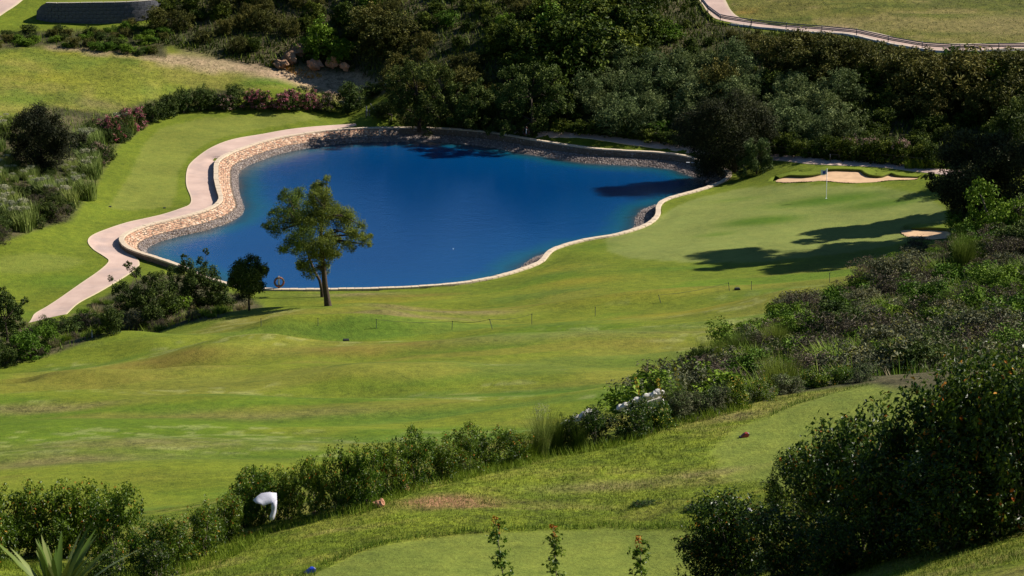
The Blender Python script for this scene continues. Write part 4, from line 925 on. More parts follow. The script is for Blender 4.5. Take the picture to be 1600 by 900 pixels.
# ---- hillside scrub, individually
LB = {'scrub': ('dark green scrub bush among many on the slope behind the pond', 'dark scrub bushes on the back slope'),
      'scrub_olive': ('brownish olive scrub bush among many on the slope behind the pond', 'olive brown scrub bushes on the back slope'),
      'scrub_light': ('bright green scrub bush among many on the slope behind the pond', 'bright green scrub bushes on the back slope'),
      'olive': ('silvery olive bush in the belt below the dark slope scrub', 'silvery olive bushes behind the pond')}
HN = {'scrub': 'dark green scrub bush', 'scrub_olive': 'brownish olive bush', 'scrub_light': 'bright green bush', 'olive': 'silvery olive bush'}
cnt = {}
def ch_hill(rs, p, u, v):
    pc = (u-490)**2/30**2+(v-108)**2/12**2
    if pc < 1 or (440 < u < 610 and v > 100 and v < 140): return
    if 900 < u < 1200 and 110 < v < 215 or 1180 < u < 1330 and 150 < v < 230: kd, h = 'olive', rs.uniform(2.2, 3.3)
    elif v > 195: kd, h = 'scrub', rs.uniform(1.2, 1.8)
    else:
        q = float(vnoise(p[0], p[1], 6, 44)); kd = 'scrub_olive' if q > .55 or (u < 470 and rs.random() < .6) or (u > 1380 and rs.random() < .45) else ('scrub_light' if rs.random() < .09 else 'scrub')
        h = (1.5+2.9*float(sstep(np.array((vnoise(p[0], p[1], 7, 46)-.25)/.5))))*rs.uniform(.8, 1.15)
        if v < 100 and u > 1000: h = rs.uniform(1.1, 1.7)
        if v < 75 and u > 1050: h = rs.uniform(.7, 1.1)
        if u < 560: h = rs.uniform(1.1, 2.3)
        if (u-455)**2/40**2+(v-100)**2/22**2 < 1: return
        if v < 75 and 1030 < u < 1180: h = rs.uniform(.5, .9)
        kv_ = np.interp(u, [1085,1104,1122,1180,1237,1312,1369,1412,1465,1600], [0,20,36,46,51,56,68,75,84,80])
        if u > 1085:
            h = min(h, (v-kv_-1)/18+(.25 if u < 1440 else 0))
            if h < .4: return
    cnt[kd] = cnt.get(kd, 0)+1
    if cnt[kd] > 290: return
    sz, wh = place_words(u, v, LMH, h, 2.4)
    plant(kd, p-[0, 0, .15], h, f'{sz} {HN[kd]} on the back slope, {wh}', 'bush', 'slope_bush' if kd != 'olive' else 'olive_bush', LB[kd][1], parts=False, wide=rs.uniform(.95, 1.3))
scatter('hill', 2.45, ch_hill, 900, 5)
print('hill counts', cnt)
for (u, v, hp, wp, kd, lb) in [(498,90,58,70,'scrub_light','tall green bush above the boulders beside the dark cutting'),(865,90,36,60,'scrub_light','bright green round bush in the middle of the dark slope'),(925,85,30,50,'scrub_light','bright green bush right of the round one on the dark slope'),
   (1125,165,75,80,'scrub_olive','tall brownish bush standing alone in the dark middle of the slope'),(1480,135,55,70,'drybush','reddish brown dead bush on the upper right slope'),(1500,110,40,60,'scrub_light','yellow green bush below the upper path rail'),(1560,140,50,80,'scrub_light','bright green bush on the far right slope'),(1040,60,26,60,'scrub_light','green bush left of the upper path bend'),
   (545,176,46,56,'darkbush','dark round bush left of the white post'),(580,150,22,60,'darkbush','low bush above the wooden rail'),(1020,208,26,60,'scrub_light','yellowish bush above the railing behind the pond')]:
    putpx(kd, u, v, hp, lb, wp, name='slope_bush')
# hedgerow along the far path and green
for i, (u, v, hp) in enumerate([(1215,238,22),(1240,240,24),(1262,243,24),(1288,244,26),(1310,246,26),(1445,262,26),(1465,262,24),(1425,262,24)]):
    putpx('tallweed', u, v, hp, 'bright green reedy clump in the hedge behind the putting green', 40, name='reedy_clump', cat='plant', group='reedy clumps behind the green')
for (u, v, hp, lb) in [(1345,248,34,'pale pink flowering bush behind the left part of the large bunker'),(1370,250,36,'fuller pale pink bush behind the middle of the large bunker'),(1405,254,38,'pale pink flowering bush behind the right end of the large bunker'),(1325,246,30,'small pale pink bush at the left end of the flowering row')]:
    putpx('oleander_pale', u, v, hp, lb, 44, name='flowering_bush')
for i in range(26):
    u = 880+i*23; v = 219+i*1.9-(4 if u < 1000 else 0)
    putpx('scrub', u, v-6-(4 if u < 1100 else 0), 36 if u > 1180 else 20, 'low dark shrub in the shaded hedge behind the far path, '+['left of the railing', 'above the island lawn', 'by the first rail post', 'behind the wide olive tree', 'behind the bunker left end', 'behind the flag', 'behind the bunker right end', 'by the big dark tree', 'at the hedge end'][i//3], 46, name='hedge_shrub', parts=False, group='shaded hedge behind the far path')
# oleander hedges, left
for i, (u, v, hp, kd, lb) in enumerate([(178,222,42,'oleander','pink flowering bush right beside the small marker post'),(198,208,40,'oleander','fullest pink flowering bush on the left lawn edge'),(216,200,34,'oleander','pink bush at the right end of the first flowering row'),(160,214,30,'oleander','small pink bush behind the marker post'),
   (240,190,34,'darkbush','dark green hedge bush next to the first pink row'),(262,182,36,'darkbush','second dark green bush of the hedge from the pink row'),(286,176,38,'darkbush','middle dark green bush of the upper left hedge'),(310,172,36,'darkbush','dark green bush right of the middle of the upper left hedge'),(334,170,30,'darkbush','dark green bush before the small round topped bush'),
   (362,168,36,'darkbush','small round topped bush rising above the upper hedge'),(352,171,24,'oleander_pale','faded pink bush below the round topped bush'),(392,170,28,'oleander','dark bush with red flowers left in the second flowering row'),(415,170,30,'oleander','second red flowering bush of the far row'),(440,171,30,'oleander','third red flowering bush of the far row'),
   (462,172,34,'oleander','middle red flowering bush in front of the grey rubble'),(485,172,34,'oleander','brightest red flowering bush below the dirt track'),(508,174,32,'oleander_pale','pale flowering bush next to the dark round bush'),(592,184,24,'darkbush','low bush beside the wooden rail by the far trees'),(155,258,36,'oleander_pale','bush with faded flowers overhanging the left lawn edge')]):
    putpx(kd, u, v, hp, lb, 44, name='hedge_bush')
tree('dark_round_bush', 'large very dark rounded bush at the left edge below the meadow', (65, 262),
     [(60,190,28),(85,195,24),(40,205,22),(75,220,30),(105,215,20),(50,235,28),(90,240,24),(30,225,16),(120,225,12),(65,178,14),(70,255,20)], [(65,264),(65,240),(65,215)], 26000, .17, .07, M['darktree'], 1.8, tr=.15, seed=41, tb=-.06, subr=.5, cat='bush')
def ch_reed(rs, p, u, v):
    if v < 205 and u > 120: return
    if v < 262 and 20 < u < 125: return
    if u > 235: return
    q = float(vnoise(p[0], p[1], 3.5, 71)); kd = 'reed' if q < .6 else ('drybush' if rs.random() < .35 else 'darkbush')
    cnt['r'+kd] = cnt.get('r'+kd, 0)+1
    lb = {'reed': ('pale green reeds leaning left in the bed beside the left lawn', 'reeds beside the left lawn'), 'drybush': ('brown dry shrub among the reeds left of the lawn', 'dry shrubs among the left reeds'), 'darkbush': ('dark shrub among the reeds left of the lawn', 'dark shrubs among the left reeds')}[kd]
    hh = rs.uniform(1.3, 2.0) if kd == 'reed' else rs.uniform(.9, 1.5); hh *= .55 if u < 135 and v < 305 else 1; sz, wh = place_words(u, v, LMR, hh, 1.5)
    plant(kd, p-[0, 0, .1], hh, f"{sz} {dict(reed='pale reed clump', drybush='brown dry shrub', darkbush='dark shrub')[kd]} in the left bed, {wh}", 'reeds' if kd == 'reed' else 'bush', 'reed_clump' if kd == 'reed' else 'shrub', lb[1], parts=False)
scatter('leftreeds', 1.25, ch_reed, 300, 9)
def ch_top(rs, p, u, v):
    if p[1] > TW[:, 1].mean()-1.0: return
    kd = rs.choice(['greenbush', 'greenbush', 'darkbush', 'scrub_olive'])
    hh = rs.uniform(.55, .95); sz, wh = place_words(u, v, [(20,60,'the corner path'),(70,60,'the wall left end'),(120,60,'the wall middle'),(170,60,'the white flower tuft'),(220,60,'the wall right end'),(255,75,'the slope foot')], hh, 1.05)
    plant(kd, p-[0, 0, .1], hh, f"{sz} {dict(greenbush='fresh green', darkbush='dark', scrub_olive='brownish')[kd]} shrub below the terrace wall, {wh}", 'bush', 'bank_shrub', 'shrubs below the terrace wall', parts=False, wide=1.3)
scatter('toprow', 1.35, ch_top, 200, 21)
print('r', cnt)
# ---- right bank
BL = {'greybush': ('grey twiggy shrub among the weeds of the right bank', 'grey shrubs on the right bank'), 'drybush': ('brown dry shrub among the weeds of the right bank', 'dry shrubs on the right bank'),
      'greenbush': ('fresh green shrub among the weeds of the right bank', 'green shrubs on the right bank'), 'darkbush': ('dark leafy shrub among the weeds of the right bank', 'dark shrubs on the right bank'),
      'tallweed': ('clump of tall green grass on the right bank', 'tall grass clumps on the right bank'), 'broom': ('feathery upright broom on the right bank', 'feathery brooms on the right bank'), 'straw': ('clump of dry straw on the right bank', 'straw clumps on the right bank')}
BN = dict(greybush='grey twiggy shrub', drybush='brown dry shrub', greenbush='fresh green shrub', darkbush='dark leafy shrub', tallweed='green grass clump', broom='feathery broom', straw='dry straw clump')
def ch_bank(rs, p, u, v):
    if p[1] < 62 or (u < 1500 and v < 392): return
    q = float(vnoise(p[0], p[1], 7, 81)); q2 = rs.random()
    if u > 1480 and v < 420: kd = rs.choice(['greenbush', 'darkbush', 'drybush', 'broom'])
    elif q > .7: kd = 'greybush' if q2 < .6 else 'drybush'
    elif q > .56: kd = 'drybush' if q2 < .35 else rs.choice(['greenbush', 'greenbush', 'tallweed', 'greybush'])
    elif q > .33: kd = 'tallweed' if q2 < .35 else rs.choice(['greenbush', 'tallweed', 'drybush', 'greybush'])
    else: kd = 'broom' if q2 < .28 else rs.choice(['greenbush', 'greenbush', 'greybush', 'darkbush', 'drybush'])
    s_ = 1.0 if v > 420 else 1.15
    k_ = 'b'+kd; cnt[k_] = cnt.get(k_, 0)+1
    if cnt[k_] > 290: return
    if kd not in ('tallweed', 'straw'):
        cnt['shrubs'] = cnt.get('shrubs', 0)+1
        if cnt['shrubs'] > 295: return
    hh = rs.uniform(1.0, 1.8)*s_*(.6 if v < 430 and u < 1500 else 1)*(1.15 if kd == 'darkbush' else .75 if kd in ('tallweed', 'broom') else 1); sz, wh = place_words(u, v, LMB, hh, 1.15)
    plant(kd, p-[0, 0, .1], hh, f"{sz} {BN[kd]} on the right bank, {wh}", 'grass' if kd in ('tallweed', 'straw') else 'bush', {'tallweed': 'grass_clump', 'straw': 'straw_clump'}.get(kd, 'bank_shrub'), BL[kd][1], parts=False, wide=rs.uniform(1.0, 1.4))
scatter('bank', 1.5, ch_bank, 1500, 33)
for (u, v, hp, wp, kd, lb) in [(1100,592,60,60,'broom','dark feathery shrub where the right bank meets the fairway'),(1400,470,70,110,'greybush','large grey leafed bush near the side bunker'),(1505,430,60,80,'broom','round bright green feathery bush below the side bunker'),(1350,448,42,36,'straw','orange brown dry tuft at the tip of the right bank'),(1560,380,95,110,'greenbush','big light green bush in front of the dark tree'),(1085,598,62,60,'darkbush','dark leafy bush at the fairway corner of the right bank')]:
    putpx(kd, u, v, hp, lb, wp, name='bank_bush')
def ch_ll(rs, p, u, v):
    if v < 470 and u < 330 or u > 400: return
    if u < 130 and v < 505: return
    if float(sdf(p[:1], p[1:2], POLY['fairway'])[0]) > -.3: pass
    kd = rs.choice(['straw', 'drybush', 'tallweed'])
    hh = rs.uniform(.35, .7); sz, wh = place_words(u, v, [(20,575,'the left frame edge'),(80,560,'the bright green bush'),(145,530,'the white stick'),(180,525,'the brownish bush'),(228,510,'the ragged bush'),(275,502,'the small green bush'),(310,492,'the right spreading bush'),(345,488,'the low dark bush'),(390,486,'the small round tree'),(370,470,'the curb end')], hh, .52)
    plant(kd, p-[0, 0, .05], hh, f"{sz} {dict(straw='straw', drybush='brown dry', tallweed='green grass')[kd]} tuft by the left fairway edge, {wh}", 'plant', 'dry_tuft', 'dry tufts along the left fairway edge', parts=False)
scatter('lowleft', .95, ch_ll, 170, 35)
print('b', cnt)
# ---- foreground hedge and shrubs along the tee
def near(kind, u, v, hpx, lb, wpx=None, **k): return putpx(kind, u, v, hpx, lb, wpx, **k)
HD = [(385,822,84),(410,818,96),(450,812,100),(490,806,108),(530,798,100),(572,790,112),(610,770,100),(650,758,92),(690,748,80),(728,738,78),(765,728,70),(800,722,64)]
for i, (u, v, hp) in enumerate(HD):
    near('hedge', u, v, hp*random.uniform(.85, 1.12), ['leafy hedge bush at the left end of the long hedge beside the white cloth', 'leafy hedge bush directly below the white cloth', 'leafy hedge bush directly right of the white cloth', 'hedge bush in the long hedge, second right of the white cloth', 'hedge bush carrying the tall thin shoot', 'tallest hedge bush, above the reddish stone', 'hedge bush between the two reddish stones', 'hedge bush just right of the upper reddish stone', 'hedge bush in the middle of the descending hedge', 'hedge bush halfway between stones and feathery weed', 'lower hedge bush second left of the feathery weed', 'small hedge bush touching the feathery weed'][i], 74, name='hedge_bush')
for (u, v, hp, wp, kd, lb) in [(20,870,120,120,'hedge','big green hedge bush in the lower left corner'),(75,872,125,120,'hedge','big hedge bush behind the spiky leaves'),(130,868,130,120,'hedge','tall hedge bush left of the notch in the lower left'),(185,878,122,110,'hedge','hedge bush with twiggy right side in the lower left'),(-15,880,110,110,'hedge','hedge bush cut by the left edge of the picture'),
   (230,888,84,90,'hedge','low hedge bush under the notch, lower left'),(275,885,90,90,'hedge','low hedge bush right of the notch, lower left'),(320,868,88,90,'hedge','low hedge bush before the grassy edge'),(360,845,84,80,'hedge','hedge bush left below the white cloth'),(250,905,70,90,'hedgedark','dark bush at the bottom edge right of the spiky leaves'),(395,790,60,80,'hedge','bush rising behind the white cloth'),(160,912,60,90,'hedgedark','dark bush under the spiky leaves'),
   (895,700,62,60,'hedgedark','dark bush right of the feathery weed'),(935,694,68,80,'hedgedark','large dark bush below the white rocks'),(985,682,66,90,'hedgedark','brown topped dark bush in the lower middle'),(1030,668,52,70,'flowerbush','green bush with a few yellow blooms'),(1070,655,52,70,'whiteleaf','pale leaved bush on the tee edge'),(1110,645,50,70,'whiteleaf','second pale leaved bush along the tee edge'),
   (1150,636,44,60,'flowerbush','small bush with orange tinted leaves on the tee edge'),(1190,625,40,60,'hedge','small green bush on the upper tee edge'),(1230,615,40,60,'whiteleaf','third pale leaved bush on the tee edge'),(1270,606,36,60,'flowerbush','low yellow speckled bush on the tee edge'),(1310,600,36,60,'hedge','low green bush close to the end of the tee edge'),(1350,596,34,60,'whiteleaf','last pale bush of the tee edge before the big dark bush')]:
    near(kd, u, v, hp, lb, wp, name='hedge_bush')
for (u, v, hp, wp, kd, lb) in [(845,712,90,80,'fennel','tall feathery grey green weed rising from the hedge'),(820,716,60,60,'tallweed','green grass clump left of the feathery weed'),(870,705,58,60,'broom','upright green stems right of the feathery weed'),(905,702,46,55,'broom','second clump of upright green stems before the dark bush'),(1055,655,80,60,'fennel','thin spiky weed with pale stalks above the white rocks')]:
    near(kd, u, v, hp, lb, wp, name='weed', cat='plant')
# tall flower spikes near the white rocks
for i, (u0, v0, u1, v1) in enumerate([(1005,640,992,585),(1012,640,1000,588),(1050,640,1025,590),(1058,638,1042,574),(1066,638,1054,570),(1075,636,1068,580),(1040,642,1026,588)]):
    b = P(u0, v0+14); s_ = pxm(b); pb = PB(); t_ = np.array([(u1-u0)/s_, 0, (v0+14-v1)/s_]); pb.tube([(0, 0, -.05), t_*.5+[.01, 0, .02], t_], [.008, .007, .003], 0, .5, 5)
    st = thing('flower_spike', 'thin upright flower spike above the white rocks', 'plant', b, 0, 'flower spikes above the white rocks'); link('stalk', pb.mesh('stalk', [M['reed']]), st)
    pb = PB(); leaves(pb, 120, [(*(t_*f), .035) for f in (.55, .65, .75, .85, .95)], .03, .015, 0, seed=i); link('flowers', pb.mesh('spike_flowers', [M['yellow'] if i % 2 == 0 else M['plume']]), st)
# big dark shrubs lower right
FS = [(1150,905,150,150,'glossy dark bush with yellow tips at the bottom, right of the saplings'),(1225,900,120,150,'low glossy bush in front, between yellow tipped bush and big dark mass'),(1100,912,110,110,'small dark bush at the bottom edge beside the third sapling'),
      (1300,850,190,170,'upright dark bush leaning over the upper tee'),(1350,860,230,190,'tall dark shrub left in the big mass on the right'),(1430,850,280,210,'highest dark shrub in the middle of the right mass'),(1510,840,300,230,'huge dark shrub near the right edge'),(1590,830,310,230,'dark shrub with orange tips cut by the right edge'),
      (1390,870,170,180,'shaded lower shrub in the right mass'),(1470,862,170,190,'shaded lower shrub under the highest one'),(1560,838,200,200,'shaded lower shrub at the right edge'),(1260,800,110,110,'small twiggy shrub left of the upright dark bush'),(1290,905,110,130,'yellow green young shrub at the bottom right')]
for i, (u, v, hp, wp, lb) in enumerate(FS):
    near('fore', u, v, hp, lb, wp, name='glossy_shrub')
near('flowerbush', 1318, 895, 62, 'bright young conical bush under the dark mass', 60, name='young_bush'); near('greenbush', 1365, 880, 40, 'small bright bush at the foot of the dark mass', 50, name='young_bush')
# saplings poking up at the bottom edge
for i, (u, vt, vb, lean, lb) in enumerate([(800,808,985,-26,'tallest red tipped sapling at the bottom edge'),(872,820,990,-8,'middle red tipped sapling at the bottom edge'),(1005,838,985,-8,'right sapling at the bottom edge, nearest the yellow tipped bush')]):
    dd = ray(u, vb); t_ = 33.5; b = np.array([0, 0, CAMZ])+dd*t_; g = float(h0(b[0], b[1])); b[2] = g; s_ = pxm(b)
    vb2 = float(vof(b)); hgt_ = (vb2-vt)/s_/math.cos(PITCH); sp = thing('sapling', lb, 'sapling', b)
    top = np.array([lean/s_, 0, hgt_]); pb = PB(); pb.tube([(0, 0, -.05), top*.5+[.02, 0, 0], top], [.012, .009, .003], 0, .5, 6); link('stem', pb.mesh('sapling_stem', [M['twig']], True), sp)
    pb = PB(); B = [(*(top*f+[.05*math.cos(f*40), .05*math.sin(f*40), 0]), .1) for f in np.linspace(.4, .93, 15)]
    leaves(pb, 620, B, .055, .026, 0, seed=i+60, sub=6); leaves(pb, 50, [(*(top*f), .05) for f in (.9, .96, 1)], .045, .02, 1, seed=i+70); link('leaves', pb.mesh('sapling_leaves', [M['hedge'], M['redtip']]), sp)
for (u, v, hp, wp, lb) in [(1138,800,34,40,'small dark seedling bush on the tee bank'),(1205,800,62,60,'taller dark seedling left of the big mass'),(1010,790,14,60,'tiny dark weed on the tee slope'),(1100,795,16,70,'low dark sprig beside the seedling bush')]:
    near('hedgedark', u, v, hp, lb, wp, name='seedling')
# hedge shoot
b = P(533, 798); s_ = pxm(b); sh = thing('tall_shoot', 'thin leafy shoot rising above the hedge', 'plant', b); pb = PB(); tt = np.array([0, 0, 100/s_]); pb.tube([(0, 0, .3), tt], [.008, .004], 0); link('stem', pb.mesh('shoot_stem', [M['twig']]), sh)
pb = PB(); leaves(pb, 130, [(0, 0, z, .05) for z in np.linspace(.75, 1.12, 7)*100/s_], .05, .025, 0, seed=3, sub=5); link('leaves', pb.mesh('shoot_leaves', [M['hedge']]), sh)
# agave-like plant lower left
b = np.array([0, 0, CAMZ])+ray(88, 945)*27.0; g = float(h0(b[0], b[1])); ag = thing('spiky_plant', 'large spiky plant with long pale green blades in the bottom left corner', 'plant', (b[0], b[1], g-.05))
zt = b[2]-g
for i in range(42):
    a = i*2.399; el = random.uniform(.7, 1.45); L_ = random.uniform(.75, 1.1); w_ = .085; pb = PB(); dx, dy = math.cos(a), math.sin(a); rows = []
    base_ = np.array([0, 0, max(0, zt-.05)])
    for k_ in range(7):
        f = k_/6; c_ = base_+np.array([dx, dy, 0])*(L_*math.cos(el)*(f+.25*f*f))+np.array([0, 0, 1])*(L_*math.sin(el)*(f-.22*f*f)); ww = w_*(1-f**2.2)*(.7+.6*f); sd = np.array([-dy, dx, 0])
        rows += [c_-sd*ww/2+[0, 0, .018*(1-f)], c_-[0, 0, .0], c_+sd*ww/2+[0, 0, .018*(1-f)]]
    Q_ = [[3*k_+j, 3*k_+j+1, 3*k_+j+4, 3*k_+j+3] for k_ in range(6) for j in (0, 1)]
    pb.quads(np.array(rows), Q_, 0, min(1, max(0, random.gauss(.45, .25)))); link('blade', pb.mesh('blade', [M['agave']], True), ag)
pb = PB(); pb.tube([(0, 0, 0), (0, 0, max(.1, zt))], [.09, .07], 0, .5, 8); link('stem', pb.mesh('spiky_stem', [M['twig']]), ag)

# ---- loose grass on the near banks, ground cover on the wild banks (nobody could count it)
def grassfield(name, label, n, test, Hh, W, m, seed, xr, yr, lean=.5, clump=.0, bend=1):
    rs = np.random.RandomState(seed); x = rs.uniform(*xr, n); y = rs.uniform(*yr, n); k_ = test(x, y)
    if clump: k_ &= rs.uniform(size=n) < .25+1.1*fbm(x, y, clump, seed, 3)
    x, y = x[k_], y[k_]; n = len(x); z = height(x, y); p = np.stack([x, y, z-.01], 1)
    h = (Hh*rs.uniform(.5, 1.3, n)*(.55+.9*fbm(x, y, .7, seed+1, 3)))[:, None]; a = rs.uniform(0, 6.28, n); d = np.stack([np.cos(a), np.sin(a), np.zeros(n)], 1)
    sd = np.stack([-np.sin(a), np.cos(a), np.zeros(n)], 1); a2 = rs.uniform(0, 6.28, n); sd = unit(sd+.8*np.stack([np.cos(a2), np.sin(a2), 0*a2], 1))
    V_ = np.stack([p-sd*W/2, p+sd*W/2, p+d*h*lean*rs.uniform(.2, 1, (n, 1))+[0, 0, 1]*h], 1).reshape(-1, 3)
    tone = np.clip(.25+.5*fbm(x, y, 1.2, seed+2, 3)+.2*rs.normal(size=n), 0, 1)
    me = fast_mesh(name, V_, [np.arange(n*3).reshape(n, 3)], [m], tone=tone); print(name, n)
    return tag(link(name, me), label, 'grass', kind='stuff')
edge_near = H([(-40,880),(230,905),(330,880),(400,835),(480,815),(560,800),(640,765),(720,745),(850,712),(900,706),(960,695),(1050,662),(1150,640),(1250,615),(1370,600),(1500,590),(1700,590),(1700,1000),(-40,1000)])[:, :2]
def t_near(x, y): return inpoly(x, y, edge_near) & (sdf(x, y, POLY['fronttee']) < -.03) & (sdf(x, y, POLY['uppertee'])+.9*(fbm(x, y, .8, 88, 3)-.5) < -.03) & (np.abs(x) < .19*y+1)
grassfield('rough_grass', 'rough yellow green grass round the near tees', 330000, t_near, .055, .011, M['grassblade'], 91, (-9, 11), (32, 56), .8, 1.0)
def t_edge(x, y):
    a = np.abs(sdf(x, y, POLY['fronttee'])); b = np.abs(sdf(x, y, POLY['uppertee'])); return inpoly(x, y, edge_near) & (sdf(x, y, POLY['fronttee']) < 0) & (a < .28) | (inpoly(x, y, edge_near) & (sdf(x, y, POLY['uppertee']) < 0) & (b < .12) & (y > 50.5))
grassfield('tee_edge_grass', 'taller grass fringe round the mown tees', 260000, t_edge, .11, .012, M['weed'], 93, (-9, 11), (34, 56), .6)
def t_line(x, y): return (np.abs(dpoly(x, y, edge_near[:13], False)) < .3)
grassfield('hedge_foot_grass', 'bright grass along the foot of the hedge', 200000, t_line, .16, .014, M['weed'], 95, (-9, 11), (40, 54), .7, .6)
def t_bank(x, y): return inpoly(x, y, POLY['bank']) & (np.abs(x) < .19*y+2) & (y > 60)
grassfield('bank_weeds', 'tangled weeds covering the right bank', 130000, t_bank, .42, .045, M['weed'], 97, (5, 45), (60, 200), .7, 2.5)
grassfield('bank_straw', 'dry straw mixed into the right bank', 35000, t_bank, .4, .03, M['strawblade'], 99, (5, 45), (60, 200), .9, 2.0)
def t_hill(x, y): return inpoly(x, y, POLY['hill']) & (np.abs(x) < .19*y+2)
grassfield('slope_undergrowth', 'dark undergrowth between the slope bushes', 150000, t_hill, .42, .12, M['scrub'], 101, (-50, 52), (200, 262), .7, 3)
def t_left(x, y): return (inpoly(x, y, POLY['leftreeds']) | inpoly(x, y, POLY['toprow']) | (inpoly(x, y, POLY['lowleft']) & (y < 165))) & (np.abs(x) < .19*y+2)
grassfield('left_undergrowth', 'tangled grass between the left reeds and hedges', 60000, t_left, .5, .05, M['weed'], 103, (-50, -8), (130, 262), .8, 2)
def t_mead(x, y): return (inpoly(x, y, POLY['lfield']) | inpoly(x, y, POLY['rfield'])) & (np.abs(x) < .19*y+2)
grassfield('meadow_tufts', 'unmown tufts over the far meadow and the hilltop field', 110000, t_mead, .1, .06, M['grassblade'], 105, (-50, 52), (190, 290), .9, 1.2)

# ------------------------------------------------------------------ things
# golf flag
b = P(1291, 310); fl = thing('golf_flag', 'white and blue flag on a thin pole standing on the putting green', 'flag', b)
pb = PB(); pb.tube([(0, 0, -.1), (0, 0, 2.2)], .02, 0, .5, 8); link('pole', pb.mesh('flag_pole', [M['white']], True), fl)
g_ = np.linspace(0, 1, 9); Vf = []; 
for y_ in (-.006, .006):
    for zz in np.linspace(2.16, 1.78, 6):
        for q in g_: Vf.append((-.4*q*(1-.1*math.sin(q*5)), y_+.05*math.sin(q*7+zz*3)*q, zz-.06*q+.02*math.sin(q*9)))
Vf = np.array(Vf); nf = 54; Q_ = [[s*nf+i*9+j, s*nf+i*9+j+1, s*nf+(i+1)*9+j+1, s*nf+(i+1)*9+j] for s in (0, 1) for i in range(5) for j in range(8)]
pb = PB(); pb.quads(Vf, Q_, [1 if (2 <= (k_ % 40) % 8 <= 4 and 1 <= (k_ % 40)//8 <= 3) else 0 for k_ in range(80)], .5)
pb.mq[-1] = np.array([1 if (2 <= (k_ % 40) % 8 <= 5 and 1 <= (k_ % 40)//8 <= 3) else 0 for k_ in range(80)]); link('flag_cloth', pb.mesh('flag_cloth', [M['white'], M['blue']]), fl)
pb = PB(); pb.tube([(0, 0, 2.2), (0, 0, 2.23)], [.03, .02], 0, .5, 8); link('pole_cap', pb.mesh('pole_cap', [M['white']]), fl)
pb = PB(); pb.tube([(0, 0, -.04), (0, 0, .008)], [.07, .07], 0, .5, 12); link('hole_cup', pb.mesh('hole_cup', [M['white']]), fl)
# life rings
def life_ring(u, v, label, rz, hh=.0):
    b = P(u, v); r_ = thing('life_ring_stand', label, 'life ring', b, rz)
    pb = PB(); pb.tube([(0, 0, -.2), (0, 0, .95)], .045, 0, .5, 8); pb.box((0, 0, .35), (.12, .06, .5), 0); link('post', pb.mesh('ring_post', [M['wood']]), r_)
    pb = PB(); pb.box((0, -.07, .62), (.07, .05, .62), 0); link('bracket', pb.mesh('ring_bracket', [M['white']]), r_)
    th = np.linspace(0, 2*math.pi, 33); Rr = .29; ring = np.stack([Rr*np.sin(th), np.full(33, -.13), .56+Rr*np.cos(th)], 1)
    for k_ in range(8):
        seg = ring[k_*4:k_*4+5]; pb = PB(); pb.tube(seg, .062, 0, .5, 10); link('ring_band' if k_ % 2 else 'ring_body', pb.mesh('ring_seg', [M['wood'] if k_ % 2 else M['ringred']], True), r_)
    pb = PB(); rp_ = np.stack([(Rr+.075)*np.sin(th), -.13+.02*np.sin(th*4), .56+(Rr+.075)*np.cos(th)], 1); pb.tube(rp_, .009, 0, .5, 5); link('grab_rope', pb.mesh('grab_rope', [M['rope']]), r_)
life_ring(436, 453, 'orange and white life ring on a post at the near pond curb', .25)
life_ring(823, 215, 'reddish life ring on a post on the far pond edge', -.5)
# rope stakes on the fairway
SK = [(408,510,12,0),(497,509,12,0),(588,513,14,0),(706,515,13,1),(770,514,15,-5),(831,507,16,0),(930,494,14,0),(1033,473,12,-4),(1140,454,12,-2),(1174,453,13,0),(1296,442,15,0)]
rpnt = []
for i, (u, v, hp, ln) in enumerate(SK):
    b = P(u, v); s_ = pxm(b); h = hp/s_/math.cos(PITCH); t_ = np.array([ln/s_, 0, h]); pb = PB(); pb.tube([(0, 0, -.1), t_], .018, 0, .5, 6); lab_ = ['faint thin stake left of the lone tree on the near slope', 'thin stake below the lone tree', 'upright stake right below the pale dry patch', 'upright stake left of the leaning one', 'stake leaning left in the middle of the fairway', 'tall upright stake right of the leaning one', 'stake standing alone below the end of the curb', 'leaning stake below the putting green', 'stake left of the small dark box', 'stake right of the small dark box', 'stake furthest right near the bank and its shadow'][i]
    o = thing('rope_stake', lab_, 'stake', b, 0, 'rope stakes across the fairway'); link('rod', pb.mesh('stake_rod', [M['metal']]), o); pb = PB(); pb.tube([t_-[0, 0, .03], t_+[0, 0, .02]], .028, 0, .5, 6); link('eye', pb.mesh('stake_eye', [M['black']]), o); rpnt.append(b+t_)
rb = thing('stake_rope', 'thin dark rope strung low between the fairway stakes', 'rope', rpnt[2])
for a, c_ in ((2, 3), (3, 4), (4, 5), (7, 8)):
    f = np.linspace(0, 1, 12)[:, None]; q = rpnt[a]*(1-f)+rpnt[c_]*f; q[:, 2] = np.minimum(q[:, 2]-.12*np.sin(f[:, 0]*math.pi), 99); gz_ = h0(q[:, 0], q[:, 1])+.1; q[:, 2] = np.maximum(q[:, 2], gz_)
    pb = PB(); pb.tube(q-rpnt[2], .012, 0, .5, 4); link('rope_span', pb.mesh('rope_span', [M['rope']]), rb)
